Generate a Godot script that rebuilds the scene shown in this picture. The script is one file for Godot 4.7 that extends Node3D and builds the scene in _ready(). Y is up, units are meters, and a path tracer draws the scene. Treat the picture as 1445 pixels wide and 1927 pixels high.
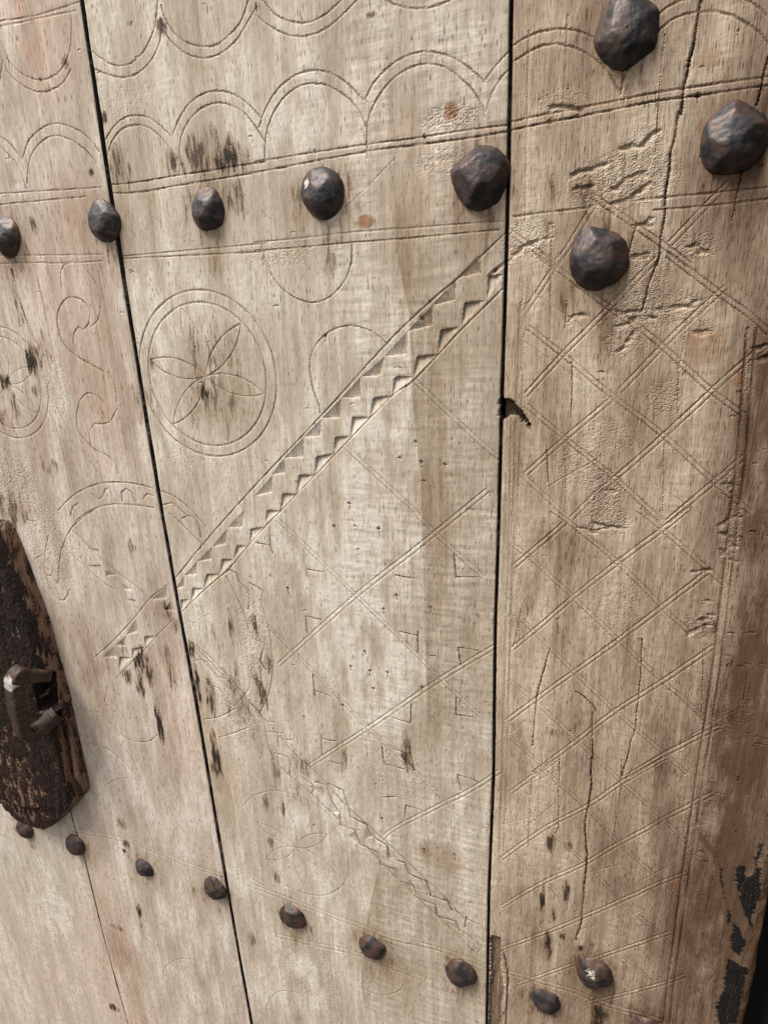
extends Node3D
# A close look at an old carved plank door: four planks with cut ornament, forged iron studs and a wooden lock.
# The door stands in the plane z = 0; feature lists are in millimetres of the door face (x to the right, y up from the middle of the view at 1.5 m).

const MID := 1.5
var strokes := []      # [points, half width, depth, dirt, box]
var chips := []        # [three corners (the middle one lies deepest), depth]
var stains := []       # [kind, x, y, rx, ry, strength]
var areas := []        # [kind, outline, box]
var sapwood := []
var cut_smear := PackedVector2Array()
var planks := []
var built := []
var door: Node3D


func _ready() -> void:
	# camera
	var cam := Camera3D.new()
	cam.name = "camera"
	cam.fov = 79.9832
	cam.near = 0.02
	cam.far = 60.0
	add_child(cam)
	cam.transform = Transform3D(Basis(Vector3(0.93252, -0.03308, -0.35959), Vector3(-0.07783, 0.95398, -0.28959), Vector3(0.35262, 0.29804, 0.88703)), Vector3(0.23978, 1.70267, 0.60318))
	# sky, sun, exposure
	var env := Environment.new()
	env.background_mode = Environment.BG_SKY
	var sky := ProceduralSkyMaterial.new()
	sky.sky_top_color = Color(0.93, 0.93, 0.95)
	sky.sky_horizon_color = Color(0.62, 0.61, 0.59)
	sky.sky_curve = 0.35
	sky.ground_horizon_color = Color(0.30, 0.27, 0.24)
	sky.ground_bottom_color = Color(0.22, 0.19, 0.16)
	sky.sky_energy_multiplier = 0.75
	env.sky = Sky.new()
	env.sky.sky_material = sky
	env.tonemap_mode = Environment.TONE_MAPPER_LINEAR
	env.tonemap_exposure = 3.25
	env.sdfgi_enabled = true
	env.ssao_enabled = true
	env.ssil_enabled = true
	var we := WorldEnvironment.new()
	we.name = "world_environment"
	we.environment = env
	add_child(we)
	var sun := DirectionalLight3D.new()
	sun.name = "sun"
	sun.light_color = Color(1.0, 0.97, 0.94)
	sun.light_energy = 0.5
	sun.light_angular_distance = 22.0
	sun.shadow_enabled = true
	add_child(sun)
	sun.look_at_from_position(Vector3(-0.50, 1.0, 0.42), Vector3.ZERO, Vector3.UP)
	# large structure
	surroundings()
	door = Node3D.new()
	door.name = "carved_door"
	door.set_meta("label", "weathered pale plank door with carved patterns and rows of dark iron studs")
	door.set_meta("category", "door")
	door.set_meta("kind", "thing")
	add_child(door)
	ornament()
	plank_list()
	built.resize(planks.size())
	var task := WorkerThreadPool.add_group_task(make_plank, planks.size(), planks.size(), true)
	WorkerThreadPool.wait_for_group_task_completion(task)
	for i in planks.size():
		place_plank(i)
	seam_backing()
	lock_block()
	studs()


# ------------------------------------------------------------------ helpers
func path(text: String) -> PackedVector2Array:
	var n := text.split_floats(" ", false)
	var out := PackedVector2Array()
	for i in range(0, n.size() - 1, 2):
		out.append(Vector2(n[i], n[i + 1]))
	return out


func smooth_path(p: PackedVector2Array, step: float) -> PackedVector2Array:
	if p.size() < 3:
		return p
	var out := PackedVector2Array()
	for i in p.size() - 1:
		var a := p[maxi(i - 1, 0)]
		var b := p[i]
		var c := p[i + 1]
		var d := p[mini(i + 2, p.size() - 1)]
		var n := maxi(1, int(b.distance_to(c) / step))
		for k in n:
			out.append(b.cubic_interpolate(c, a, d, float(k) / n))
	out.append(p[p.size() - 1])
	return out


func box_of(p: PackedVector2Array, grow: float) -> Rect2:
	var r := Rect2(p[0], Vector2.ZERO)
	for q in p:
		r = r.expand(q)
	return r.grow(grow)


func cut(w: float, d: float, k: float, text: String) -> void:
	var p := smooth_path(path(text), 7.0)
	strokes.append([p, w, d, k, box_of(p, w + 2.0)])


func chip(d: float, text: String) -> void:
	chips.append([path(text), d])


func stain(kind: String, x: float, y: float, rx: float, ry: float, s: float) -> void:
	stains.append([kind, x, y, rx, ry, s])


func area(kind: String, text: String) -> void:
	var p := path(text)
	areas.append([kind, p, box_of(p, 3.0)])


func mesh_of(v: PackedVector3Array, n: PackedVector3Array, uv: PackedVector2Array, idx: PackedInt32Array, col := PackedColorArray()) -> ArrayMesh:
	var a := []
	a.resize(Mesh.ARRAY_MAX)
	a[Mesh.ARRAY_VERTEX] = v
	a[Mesh.ARRAY_NORMAL] = n
	if uv.size():
		a[Mesh.ARRAY_TEX_UV] = uv
	if col.size():
		a[Mesh.ARRAY_COLOR] = col
	a[Mesh.ARRAY_INDEX] = idx
	var m := ArrayMesh.new()
	m.add_surface_from_arrays(Mesh.PRIMITIVE_TRIANGLES, a)
	return m


func part(called: String, m: Mesh, mat: Material, parent: Node) -> MeshInstance3D:
	var o := MeshInstance3D.new()
	o.name = called
	o.mesh = m
	o.material_override = mat
	parent.add_child(o, true)
	return o


func smooth_normals(v: PackedVector3Array, idx: PackedInt32Array) -> PackedVector3Array:
	var n := PackedVector3Array()
	n.resize(v.size())
	for t in range(0, idx.size(), 3):
		var a := v[idx[t]]
		var c := (v[idx[t + 2]] - a).cross(v[idx[t + 1]] - a)
		for k in 3:
			n[idx[t + k]] += c
	for i in n.size():
		n[i] = n[i].normalized()
	return n


# ------------------------------------------------------------------ the post added beside the door
func box_mesh(size: Vector3) -> BoxMesh:
	var b := BoxMesh.new()
	b.size = size
	return b


func surroundings() -> void:
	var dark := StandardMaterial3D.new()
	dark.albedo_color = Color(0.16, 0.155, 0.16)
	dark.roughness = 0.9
	# added side post: an unseen deep reveal to shade the door's right, a stop behind its edge, an L in plan
	var plan := PackedVector2Array([Vector2(0.462, 0.64), Vector2(0.470, 0.648), Vector2(0.95, 0.648), Vector2(0.95, -0.5), Vector2(0.33, -0.5), Vector2(0.33, -0.075), Vector2(0.334, -0.071), Vector2(0.462, -0.071)])
	var st := SurfaceTool.new()
	st.begin(Mesh.PRIMITIVE_TRIANGLES)
	for k in plan.size():
		var a := plan[k]
		var b := plan[(k + 1) % plan.size()]
		for q in [Vector3(a.x, 0, a.y), Vector3(b.x, 2.6, b.y), Vector3(a.x, 2.6, a.y), Vector3(a.x, 0, a.y), Vector3(b.x, 0, b.y), Vector3(b.x, 2.6, b.y)]:
			st.add_vertex(q)
	for t in Geometry2D.triangulate_polygon(plan):
		st.add_vertex(Vector3(plan[t].x, 2.6, plan[t].y))
	st.generate_normals()
	var shade_post := MeshInstance3D.new()
	shade_post.name = "added_shade_post"
	shade_post.mesh = st.commit()
	shade_post.material_override = dark
	shade_post.set_meta("label", "added dark post past the worn lower right edge of the door, shading its right side")
	shade_post.set_meta("category", "door post")
	shade_post.set_meta("kind", "thing")
	add_child(shade_post)


# ------------------------------------------------------------------ planks
func plank_list() -> void:
	var s1 := path("-317 1000 -317 560 -317 369 -317 274 -314 94 -311 -37 -306 -182 -301 -298 -297 -439 -292 -661 -281 -960 -268 -1520")
	var s2 := path("127 1000 128 451 129 339 129 255 128 105 128 1 127 -114 129 -320 127 -493 128 -743 129 -1520")
	var s0 := path("-618 1000 -616 -500 -613 -620 -605 -713 -602 -885 -588 -1122 -570 -1520")
	var e0 := path("-1120 1000 -1120 -1520")
	var e3 := path("420 1000 423 -100 424 -300 425 -371 426 -454 427 -497 428 -553 426 -588 424 -760 424 -1520")
	# name, left edge, right edge, half gaps, top and bottom of the finely cut part, mm per texture pixel, seed, colours
	planks.append({"l": e0, "r": s0, "gl": 0.0, "gr": 1.2, "y1": -560.0, "y0": -1400.0, "px": 1.1, "seed": 11, "c": [Color8(186, 176, 162), Color8(164, 152, 136), Color8(203, 195, 182)], "chat": 0.5, "flake": 0.08, "raise": 0.0})
	planks.append({"l": s0, "r": s1, "gl": 1.1, "gr": 2.0, "y1": 640.0, "y0": -1290.0, "px": 0.98, "seed": 23, "c": [Color8(185, 172, 157), Color8(150, 133, 115), Color8(209, 200, 189)], "chat": 0.1, "flake": 0.12, "raise": 0.6})
	planks.append({"l": s1, "r": s2, "gl": 1.9, "gr": 1.3, "y1": 590.0, "y0": -1010.0, "px": 0.8, "seed": 37, "c": [Color8(186, 175, 158), Color8(152, 135, 114), Color8(210, 203, 190)], "chat": 0.65, "flake": 0.3, "raise": 0.0})
	planks.append({"l": s2, "r": e3, "gl": 1.3, "gr": 0.0, "y1": 500.0, "y0": -660.0, "px": 0.58, "seed": 53, "c": [Color8(176, 159, 138), Color8(122, 102, 84), Color8(200, 186, 166)], "chat": 0.3, "flake": 0.32, "raise": 0.8})


func x_at(p: PackedVector2Array, y: float) -> float:
	for i in p.size() - 1:
		if y >= p[i + 1].y:
			return lerpf(p[i].x, p[i + 1].x, clampf((p[i].y - y) / maxf(p[i].y - p[i + 1].y, 0.001), 0.0, 1.0))
	return p[p.size() - 1].x


# noise bytes of w x h pixels with wavelengths of lx by ly millimetres
func grain(rng_seed: int, lx: float, ly: float, w: int, h: int, px: float, octaves: int, ridged := false) -> PackedByteArray:
	var n := FastNoiseLite.new()
	n.seed = rng_seed
	n.noise_type = FastNoiseLite.TYPE_SIMPLEX_SMOOTH
	n.fractal_octaves = octaves
	n.fractal_type = FastNoiseLite.FRACTAL_RIDGED if ridged else FastNoiseLite.FRACTAL_FBM
	var l := minf(lx, ly)
	n.frequency = px / l
	var w2 := maxi(4, int(ceil(w * l / lx)))
	var h2 := maxi(4, int(ceil(h * l / ly)))
	var im := n.get_image(w2, h2, false, false, true)
	if w2 != w or h2 != h:
		im.resize(w, h, Image.INTERPOLATE_CUBIC)
	return im.get_data()


func make_plank(i: int) -> void:
	var pk: Dictionary = planks[i]
	var px: float = pk.px
	var y1: float = pk.y1
	var y0: float = pk.y0
	var lp: PackedVector2Array = pk.l
	var rp: PackedVector2Array = pk.r
	var x0 := INF
	var x1 := -INF
	var yy := y1
	while yy >= y0:
		x0 = minf(x0, x_at(lp, yy))
		x1 = maxf(x1, x_at(rp, yy))
		yy -= 20.0
	x0 -= 4.0
	x1 += 4.0
	var w := int(ceil((x1 - x0) / px))
	var h := int(ceil((y1 - y0) / px))
	w += w % 2
	h += h % 2
	x1 = x0 + w * px
	y0 = y1 - h * px
	var sd: int = pk.seed
	var fine := grain(sd, 1.5, 44.0, w, h, px, 3)
	var streak := grain(sd + 1, 9.0, 420.0, w, h, px, 3)
	var blotch := grain(sd + 2, 60.0, 240.0, w, h, px, 4)
	var crumb := grain(sd + 3, 2.6, 1.7, w, h, px, 3)
	var chat := grain(sd + 4, 70.0, 13.0, w, h, px, 3)
	var flake := grain(sd + 5, 15.0, 6.0, w, h, px, 4)
	var pore := grain(sd + 6, 1.5 if px > 0.7 else 1.1, 10.0, w, h, px, 3)
	var smut := grain(sd + 8, 5.0, 26.0, w, h, px, 5)
	var cloud := grain(sd + 7, 20.0, 60.0, w, h, px, 4)
	var total := w * h
	var groove := PackedFloat32Array()
	groove.resize(total)
	var dirt := PackedFloat32Array()
	dirt.resize(total)
	var dark := PackedFloat32Array()
	dark.resize(total)
	var rough := PackedFloat32Array()
	rough.resize(total)
	var brown := PackedFloat32Array()
	brown.resize(total)
	var pink := PackedFloat32Array()
	pink.resize(total)
	var rust := PackedFloat32Array()
	rust.resize(total)
	var paint := PackedFloat32Array()
	paint.resize(total)
	var bounds := Rect2(x0, y0, x1 - x0, y1 - y0)
	# scribed lines, cracks and holes
	for s in strokes:
		var sb: Rect2 = s[4]
		if not bounds.intersects(sb):
			continue
		var p: PackedVector2Array = s[0]
		var hw: float = s[1]
		var dp: float = s[2]
		var dk: float = s[3]
		var gash := hw > 3.9 and dp > 1.0
		for k in p.size() - 1:
			var a := p[k]
			var b := p[k + 1]
			if dk >= 0.7 and dp >= 2.0 and hw < 3.0:
				a.x += (flake[clampi(int((y1 - a.y) / px), 0, h - 1) * w + clampi(int((a.x - x0) / px), 0, w - 1)] - 128) * 0.009
				b.x += (flake[clampi(int((y1 - b.y) / px), 0, h - 1) * w + clampi(int((b.x - x0) / px), 0, w - 1)] - 128) * 0.009
			var ab := b - a
			var l2 := maxf(ab.length_squared(), 0.0001)
			var m := hw + 1.2
			var cx0 := maxi(0, int((minf(a.x, b.x) - m - x0) / px))
			var cx1 := mini(w - 1, int((maxf(a.x, b.x) + m - x0) / px) + 1)
			var cy0 := maxi(0, int((y1 - maxf(a.y, b.y) - m) / px))
			var cy1 := mini(h - 1, int((y1 - minf(a.y, b.y) + m) / px) + 1)
			for cy in range(cy0, cy1 + 1):
				for cx in range(cx0, cx1 + 1):
					var q := Vector2(x0 + (cx + 0.5) * px, y1 - (cy + 0.5) * px) - a
					var t := clampf(q.dot(ab) / l2, 0.0, 1.0)
					var j := cy * w + cx
					var away := q - ab * t
					var dist := away.length() + (crumb[j] - 128) * 0.005
					if gash:
						dist = maxf(0.0, dist * (4.0 if away.y > 0.0 else 1.0) + (flake[j] - 118) * 0.032)
					if dist < hw:
						var e := 1.0 - maxf(dist, 0.0) / hw
						var wear := clampf(0.25 + (cloud[j] - 70) * 0.0075, 0.25, 1.0)
						groove[j] = maxf(groove[j], dp * minf(1.0, e * 1.35) * (0.3 + 0.7 * wear))
						dirt[j] = maxf(dirt[j], dk * clampf((e - (0.72 if gash else 0.25)) * 2.6, 0.0, 1.0) * wear)
					elif dist < m and dp < 2.0:
						groove[j] = minf(groove[j], maxf(groove[j], -0.1 * dp) if groove[j] > 0.0 else -0.13 * dp * (1.0 - (dist - hw) / 1.2))
	# chip-carved triangles: each slopes down to its inner corner
	for c in chips:
		var tp: PackedVector2Array = c[0]
		if not bounds.intersects(box_of(tp, 1.0)):
			continue
		var a := tp[0]
		var b := tp[1]
		var d := tp[2]
		var det := (b - a).cross(d - a)
		if absf(det) < 1.0:
			continue
		var tb := box_of(tp, 1.0)
		for cy in range(maxi(0, int((y1 - tb.end.y) / px)), mini(h - 1, int((y1 - tb.position.y) / px)) + 1):
			for cx in range(maxi(0, int((tb.position.x - x0) / px)), mini(w - 1, int((tb.end.x - x0) / px)) + 1):
				var q := Vector2(x0 + (cx + 0.5) * px, y1 - (cy + 0.5) * px)
				var u := (q - a).cross(d - a) / det
				var v := (b - a).cross(q - a) / det
				if u > 0.0 and v > 0.0 and u + v < 1.0:
					var j := cy * w + cx
					groove[j] = maxf(groove[j], c[1] * pow(u, 0.75) + 0.15)
					var near_wall := maxf(1.0 - v * 9.0, 1.0 - (1.0 - u - v) * 9.0)
					dirt[j] = maxf(dirt[j], clampf(near_wall, 0.0, 1.0) * 0.45 * clampf((cloud[j] - 60) * 0.012, 0.2, 1.0))
	# stains and worn zones
	for s in stains:
		var rx: float = s[3] * 1.45
		var ry: float = s[4] * 1.45
		if not bounds.intersects(Rect2(s[1] - rx, s[2] - ry, 2 * rx, 2 * ry)):
			continue
		var kind: String = s[0]
		var st: float = s[5]
		var into := dark if kind == "dark" else rough if kind == "flaky" else brown if kind == "brown" or kind == "pale" else pink if kind == "pink" else rust
		var sg := -1.0 if kind == "pale" else 1.0
		for cy in range(maxi(0, int((y1 - s[2] - ry) / px)), mini(h - 1, int((y1 - s[2] + ry) / px)) + 1):
			var dy: float = (y1 - (cy + 0.5) * px - s[2]) / ry
			for cx in range(maxi(0, int((s[1] - rx - x0) / px)), mini(w - 1, int((s[1] + rx - x0) / px)) + 1):
				var dx: float = (x0 + (cx + 0.5) * px - s[1]) / rx
				var r2: float = dx * dx + dy * dy
				if r2 < 1.0:
					var j := cy * w + cx
					var fall: float = 1.0 - r2
					if kind == "dark":
						var t := (smut[j] - 128) * 0.0060 + (crumb[j] - 128) * 0.0040 + (cloud[j] - 128) * 0.0062 + (fine[j] - 128) * 0.002
						var body := clampf((fall * (0.45 + 0.8 * st) - 0.47 + t) * 1.25, 0.0, 1.0)
						var haze := clampf(fall * 1.3 + (cloud[j] - 150) * 0.008, 0.0, 1.0) * clampf(0.6 + (fine[j] - 128) * 0.008, 0.0, 1.0)
						into[j] = maxf(into[j], maxf((0.45 + 0.45 * st) * body, 0.60 * st * haze))
					elif kind == "flaky":
						into[j] = maxf(into[j], st * clampf(fall * 1.6, 0.0, 1.0))
					elif kind == "rust":
						into[j] = maxf(into[j], st * clampf((fall + (crumb[j] + cloud[j] - 256) * 0.004) * 1.4, 0.0, 1.0))
					else:
						into[j] += sg * st * fall * clampf(0.5 + (cloud[j] - 100) * 0.008, 0.15, 1.2)
	# outlined areas: worn paint, a knocked-out notch, a split strip
	for s in areas:
		var ab: Rect2 = s[2]
		if not bounds.intersects(ab):
			continue
		var op: PackedVector2Array = s[1]
		var kind: String = s[0]
		for cy in range(maxi(0, int((y1 - ab.end.y) / px)), mini(h - 1, int((y1 - ab.position.y) / px)) + 1):
			for cx in range(maxi(0, int((ab.position.x - x0) / px)), mini(w - 1, int((ab.end.x - x0) / px)) + 1):
				var j := cy * w + cx
				var q := Vector2(x0 + (cx + 0.5) * px + (crumb[j] - 128) * 0.02 + (flake[j] - 128) * 0.018, y1 - (cy + 0.5) * px + (cloud[j] - 128) * 0.03)
				if Geometry2D.is_point_in_polygon(q, op):
					if kind == "paint":
						paint[j] = 1.0 if crumb[j] + fine[j] * 0.6 < 268 else 0.35
					elif kind == "notch":
						groove[j] = maxf(groove[j], 9.0 + crumb[j] * 0.02)
						dirt[j] = maxf(dirt[j], 0.55)
					else:
						groove[j] = maxf(groove[j], 3.5 + fine[j] * 0.014)
						brown[j] += 0.9
	# the dragged brown smear by the right edge
	if i == 3:
		for k in cut_smear.size() - 1:
			var a := cut_smear[k]
			var ab := cut_smear[k + 1] - a
			var bb := Rect2(a, Vector2.ZERO).expand(a + ab).grow(5.0)
			for cy in range(maxi(0, int((y1 - bb.end.y) / px)), mini(h - 1, int((y1 - bb.position.y) / px)) + 1):
				for cx in range(maxi(0, int((bb.position.x - x0) / px)), mini(w - 1, int((bb.end.x - x0) / px)) + 1):
					var q := Vector2(x0 + (cx + 0.5) * px, y1 - (cy + 0.5) * px) - a
					var t := clampf(q.dot(ab) / ab.length_squared(), 0.0, 1.0)
					if (q - ab * t).length() < 3.4 + (crumb[cy * w + cx] - 128) * 0.012:
						brown[cy * w + cx] = maxf(brown[cy * w + cx], 1.7)
	# height (mm) and colour
	var hgt := PackedFloat32Array()
	hgt.resize(total)
	var rgb := PackedByteArray()
	rgb.resize(total * 3)
	var base: Color = pk.c[0]
	var deep: Color = pk.c[1]
	var chalk: Color = pk.c[2]
	var chat_amp: float = pk.chat
	var flake_amp: float = pk.flake
	var lift: float = pk.raise
	for cy in h:
		var y := y1 - (cy + 0.5) * px
		var el: float = x_at(lp, y) + pk.gl
		var er: float = x_at(rp, y) - pk.gr
		var sap := -1e9
		var sap_fade := 0.0
		if i == 2:
			for sp in sapwood:
				if y <= sp[0].y and y >= sp[sp.size() - 1].y:
					sap = x_at(sp, y)
					sap_fade = smoothstep(0.0, 90.0, minf(sp[0].y - y, y - sp[sp.size() - 1].y))
		for cx in w:
			var j := cy * w + cx
			var x := x0 + (cx + 0.5) * px
			var fi := fine[j] / 255.0 - 0.5
			var sk := (streak[j] / 255.0 - 0.5) * 0.4
			var bl := blotch[j] / 255.0 - 0.5
			var cm := crumb[j] / 255.0 - 0.5
			var ct := chat[j] / 255.0 - 0.5
			var cl := cloud[j] / 255.0 - 0.5
			var fk := flake[j] / 255.0
			var po := pore[j] / 255.0
			var rg := rough[j]
			# adze chatter comes and goes
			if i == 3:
				sk -= 0.42 * smoothstep(200.0, 415.0, x) + 0.30 * smoothstep(150.0, -550.0, y) * smoothstep(120.0, 330.0, x)  # browner margin, plus light falloff toward the lower right painted into the tone
			var zone := clampf(0.35 + bl * 2.4 + (clampf((x + 30.0) * 0.016, -0.9, 0.35) if i == 2 else 0.0), 0.0, 1.0)
			var lump := y / 6.5 + fk * 5.0 + cl * 5.0 + sin(x * 0.13 + cl * 6.0) * 0.5
			var ledge := lump - floorf(lump)
			var fl := clampf(flake_amp * (bl + cl + 0.15) * 1.6, 0.0, 0.6) + rg
			var z := lift + bl * 1.8 + (streak[j] / 255.0 - 0.5) * 0.5 + fi * 0.36 + cm * (0.13 + 0.10 * rg) + cl * 0.5 + ct * chat_amp * zone * 1.25
			z -= ledge * ledge * rg * 1.35 - (fk - 0.5) * (fl - rg) * 0.9
			z -= (po - 0.5) * 0.22 + maxf(0.0, po - 0.72) * 1.3
			z -= groove[j]
			z -= dark[j] * dark[j] * (0.2 + 0.6 * (cm + 0.5))
			if paint[j] > 0.5:
				z += 0.12
			# worn arrises along both long edges
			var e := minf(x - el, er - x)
			var ra := 2.0 + cl * 3.0
			if i == 3 and er - x < x - el:
				ra = 15.0 + cl * 10.0
			if e < ra:
				var q := clampf(1.0 - e / ra, 0.0, 1.0)
				z -= ra * (1.0 - sqrt(maxf(0.0, 1.0 - q * q))) * 0.8
			hgt[j] = z
			# colour: bleached wood, darker streaks, chalky weathering, dirt in the cuts
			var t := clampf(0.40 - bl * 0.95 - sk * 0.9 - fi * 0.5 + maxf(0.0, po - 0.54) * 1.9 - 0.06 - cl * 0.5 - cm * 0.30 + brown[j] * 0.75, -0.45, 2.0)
			if sap > -1e8 and x > sap:
				t += (0.62 * exp((sap - x) / 55.0) + 0.08) * sap_fade * smoothstep(0.0, 1.5, x - sap + cm * 2.0)
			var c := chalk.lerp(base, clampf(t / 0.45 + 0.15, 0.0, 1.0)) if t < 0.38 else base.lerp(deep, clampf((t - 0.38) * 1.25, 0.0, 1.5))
			var pi_ := pink[j]
			c = c.lerp(Color(c.r * 1.02, c.g * 0.955, c.b * 0.93), clampf(pi_, 0.0, 1.2))
			c = c.lerp(Color(0.80, 0.76, 0.69), clampf((0.30 - ledge) * 2.2 * rg, 0.0, 0.4))
			c = c.lerp(Color(0.50, 0.31, 0.19), rust[j] * 0.62)
			var dd := clampf(maxf(dirt[j] * 0.85, dark[j] * 0.93), 0.0, 1.0)
			dd = maxf(dd, clampf((po - 0.70) * 4.0, 0.0, 0.55) * clampf(0.45 + cl * 2.6 + bl, 0.0, 1.0))
			dd = maxf(dd, maxf(clampf((1.3 + cl * 3.0 - e) * 0.3, 0.0, 0.5), clampf((0.9 - e) * 1.4, 0.0, 0.97)))  # dirty seam edges; the near-black walls are the gap's shade painted in
			dd = maxf(dd, clampf((ledge - 0.86) * 5.0, 0.0, 1.0) * clampf((rg - 0.25) * 1.1, 0.0, 0.55))
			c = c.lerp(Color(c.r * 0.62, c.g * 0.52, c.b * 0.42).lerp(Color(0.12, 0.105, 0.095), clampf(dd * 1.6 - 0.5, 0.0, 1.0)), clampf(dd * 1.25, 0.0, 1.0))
			if paint[j] > 0.0:
				c = c.lerp(Color(0.085, 0.085, 0.088), paint[j])
			if i == 3 and er - x < 9.0 + cl * 9.0:
				c = c.lerp(Color(0.40, 0.26, 0.13), 0.6 * clampf(0.6 + cm, 0.0, 1.0))
			rgb[j * 3] = clampi(int(c.r * 255.0), 0, 255)
			rgb[j * 3 + 1] = clampi(int(c.g * 255.0), 0, 255)
			rgb[j * 3 + 2] = clampi(int(c.b * 255.0), 0, 255)
	# the mesh carries the relief at two pixels a step, a bump texture what is finer
	var himg := Image.create_from_data(w, h, false, Image.FORMAT_RF, hgt.to_byte_array())
	var half: Image = himg.duplicate()
	half.resize(w / 2, h / 2, Image.INTERPOLATE_BILINEAR)
	var hw2 := w / 2
	var hh2 := h / 2
	var hz := half.get_data().to_float32_array()
	var up: Image = half.duplicate()
	up.resize(w, h, Image.INTERPOLATE_BILINEAR)
	var uz := up.get_data().to_float32_array()
	for j in total:
		hgt[j] = hgt[j] - uz[j]
	var ys := PackedFloat32Array()
	ys.append(950.0)
	for r in hh2:
		ys.append(y1 - (r + 0.5) * 2.0 * px)
	ys.append(-1500.0)
	var cols := int((x1 - x0 - 8.0) / (2.0 * px))
	var v := PackedVector3Array()
	var uv := PackedVector2Array()
	var rows := ys.size()
	var wide := cols + 3
	v.resize(rows * wide)
	uv.resize(rows * wide)
	for r in rows:
		var y := ys[r]
		var yc := clampf(y, y0 + px, y1 - px)
		var nl := (fine[clampi(int((y1 - yc) / px), 0, h - 1) * w + 6] - 128) * 0.006 + (flake[clampi(int((y1 - yc) / px), 0, h - 1) * w + 2] - 128) * 0.007
		var nr := (fine[clampi(int((y1 - yc) / px), 0, h - 1) * w + w - 7] - 128) * 0.006 + (flake[clampi(int((y1 - yc) / px), 0, h - 1) * w + w - 3] - 128) * 0.007
		var el: float = x_at(lp, y) + pk.gl + nl
		var er: float = x_at(rp, y) - pk.gr + nr
		var el_in: float = x_at(lp, yc) + pk.gl + nl
		var er_in: float = x_at(rp, yc) - pk.gr + nr
		for c in wide:
			var x := lerpf(el, er, clampf(float(c - 1) / cols, 0.0, 1.0))
			var ux := lerpf(el_in, er_in, clampf(float(c - 1) / cols, 0.0, 1.0))
			var gx := clampf((ux - x0) / (2.0 * px) - 0.5, 0.0, hw2 - 1.001)
			var gy := clampf((y1 - yc) / (2.0 * px) - 0.5, 0.0, hh2 - 1.001)
			var ix := int(gx)
			var iy := int(gy)
			var fx := gx - ix
			var fy := gy - iy
			var o := iy * hw2 + ix
			var z := lerpf(lerpf(hz[o], hz[o + 1], fx), lerpf(hz[o + hw2], hz[o + hw2 + 1], fx), fy)
			if c == 0 or c == wide - 1:
				z = -46.0
			v[r * wide + c] = Vector3(x * 0.001, MID + y * 0.001, z * 0.001)
			# past the finely cut part the grain runs on, mirrored
			var vv := absf(y1 - y) / (y1 - y0)
			uv[r * wide + c] = Vector2((ux - x0) / (x1 - x0), vv if vv <= 1.0 else 2.0 - vv)
	var idx := PackedInt32Array()
	idx.resize((rows - 1) * (wide - 1) * 6)
	var k := 0
	for r in rows - 1:
		for c in wide - 1:
			var a := r * wide + c
			idx[k] = a
			idx[k + 1] = a + 1
			idx[k + 2] = a + wide
			idx[k + 3] = a + 1
			idx[k + 4] = a + wide + 1
			idx[k + 5] = a + wide
			k += 6
	var n := PackedVector3Array()
	n.resize(v.size())
	for r in rows:
		for c in wide:
			var a := r * wide + c
			var cl2 := maxi(c - 1, 1 if c > 0 else 0)
			var cr2 := mini(c + 1, wide - 2 if c < wide - 1 else wide - 1)
			if c == 0:
				n[a] = Vector3(-1, 0, 0)
				continue
			if c == wide - 1:
				n[a] = Vector3(1, 0, 0)
				continue
			var dx := v[r * wide + cr2] - v[r * wide + cl2]
			var dy := v[maxi(r - 1, 0) * wide + c] - v[mini(r + 1, rows - 1) * wide + c]
			n[a] = dx.cross(dy).normalized()
	built[i] = {"v": v, "n": n, "uv": uv, "idx": idx, "w": w, "h": h, "rgb": rgb, "bump": hgt}


func place_plank(i: int) -> void:
	var b: Dictionary = built[i]
	var m := StandardMaterial3D.new()
	m.resource_name = "bleached_wood"
	m.albedo_texture = ImageTexture.create_from_image(Image.create_from_data(b.w, b.h, false, Image.FORMAT_RGB8, b.rgb))
	m.roughness = 0.78
	m.metallic_specular = 0.35
	m.heightmap_enabled = true
	m.heightmap_scale = 0.1
	var bump: PackedFloat32Array = b.bump
	m.heightmap_texture = ImageTexture.create_from_image(Image.create_from_data(b.w, b.h, false, Image.FORMAT_RF, bump.to_byte_array()))
	var o := part("plank", mesh_of(b.v, b.n, b.uv, b.idx), m, door)
	o.set_meta("label", ["pale plank at the lower left, below the wooden lock", "narrow pinkish plank carved with scrolls", "wide middle plank with rosette and chevron band", "brown right plank covered in a scribed lattice"][i])
	built[i] = null


func seam_backing() -> void:
	var m := StandardMaterial3D.new()
	m.albedo_color = Color(0.22, 0.18, 0.14)
	m.roughness = 0.9
	var o := part("added_backing", box_mesh(Vector3(1.42, 2.44, 0.02)), m, door)  # added board behind the planks, stops light coming through the seams
	o.position = Vector3(-0.40, 1.225, -0.0575)


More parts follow.
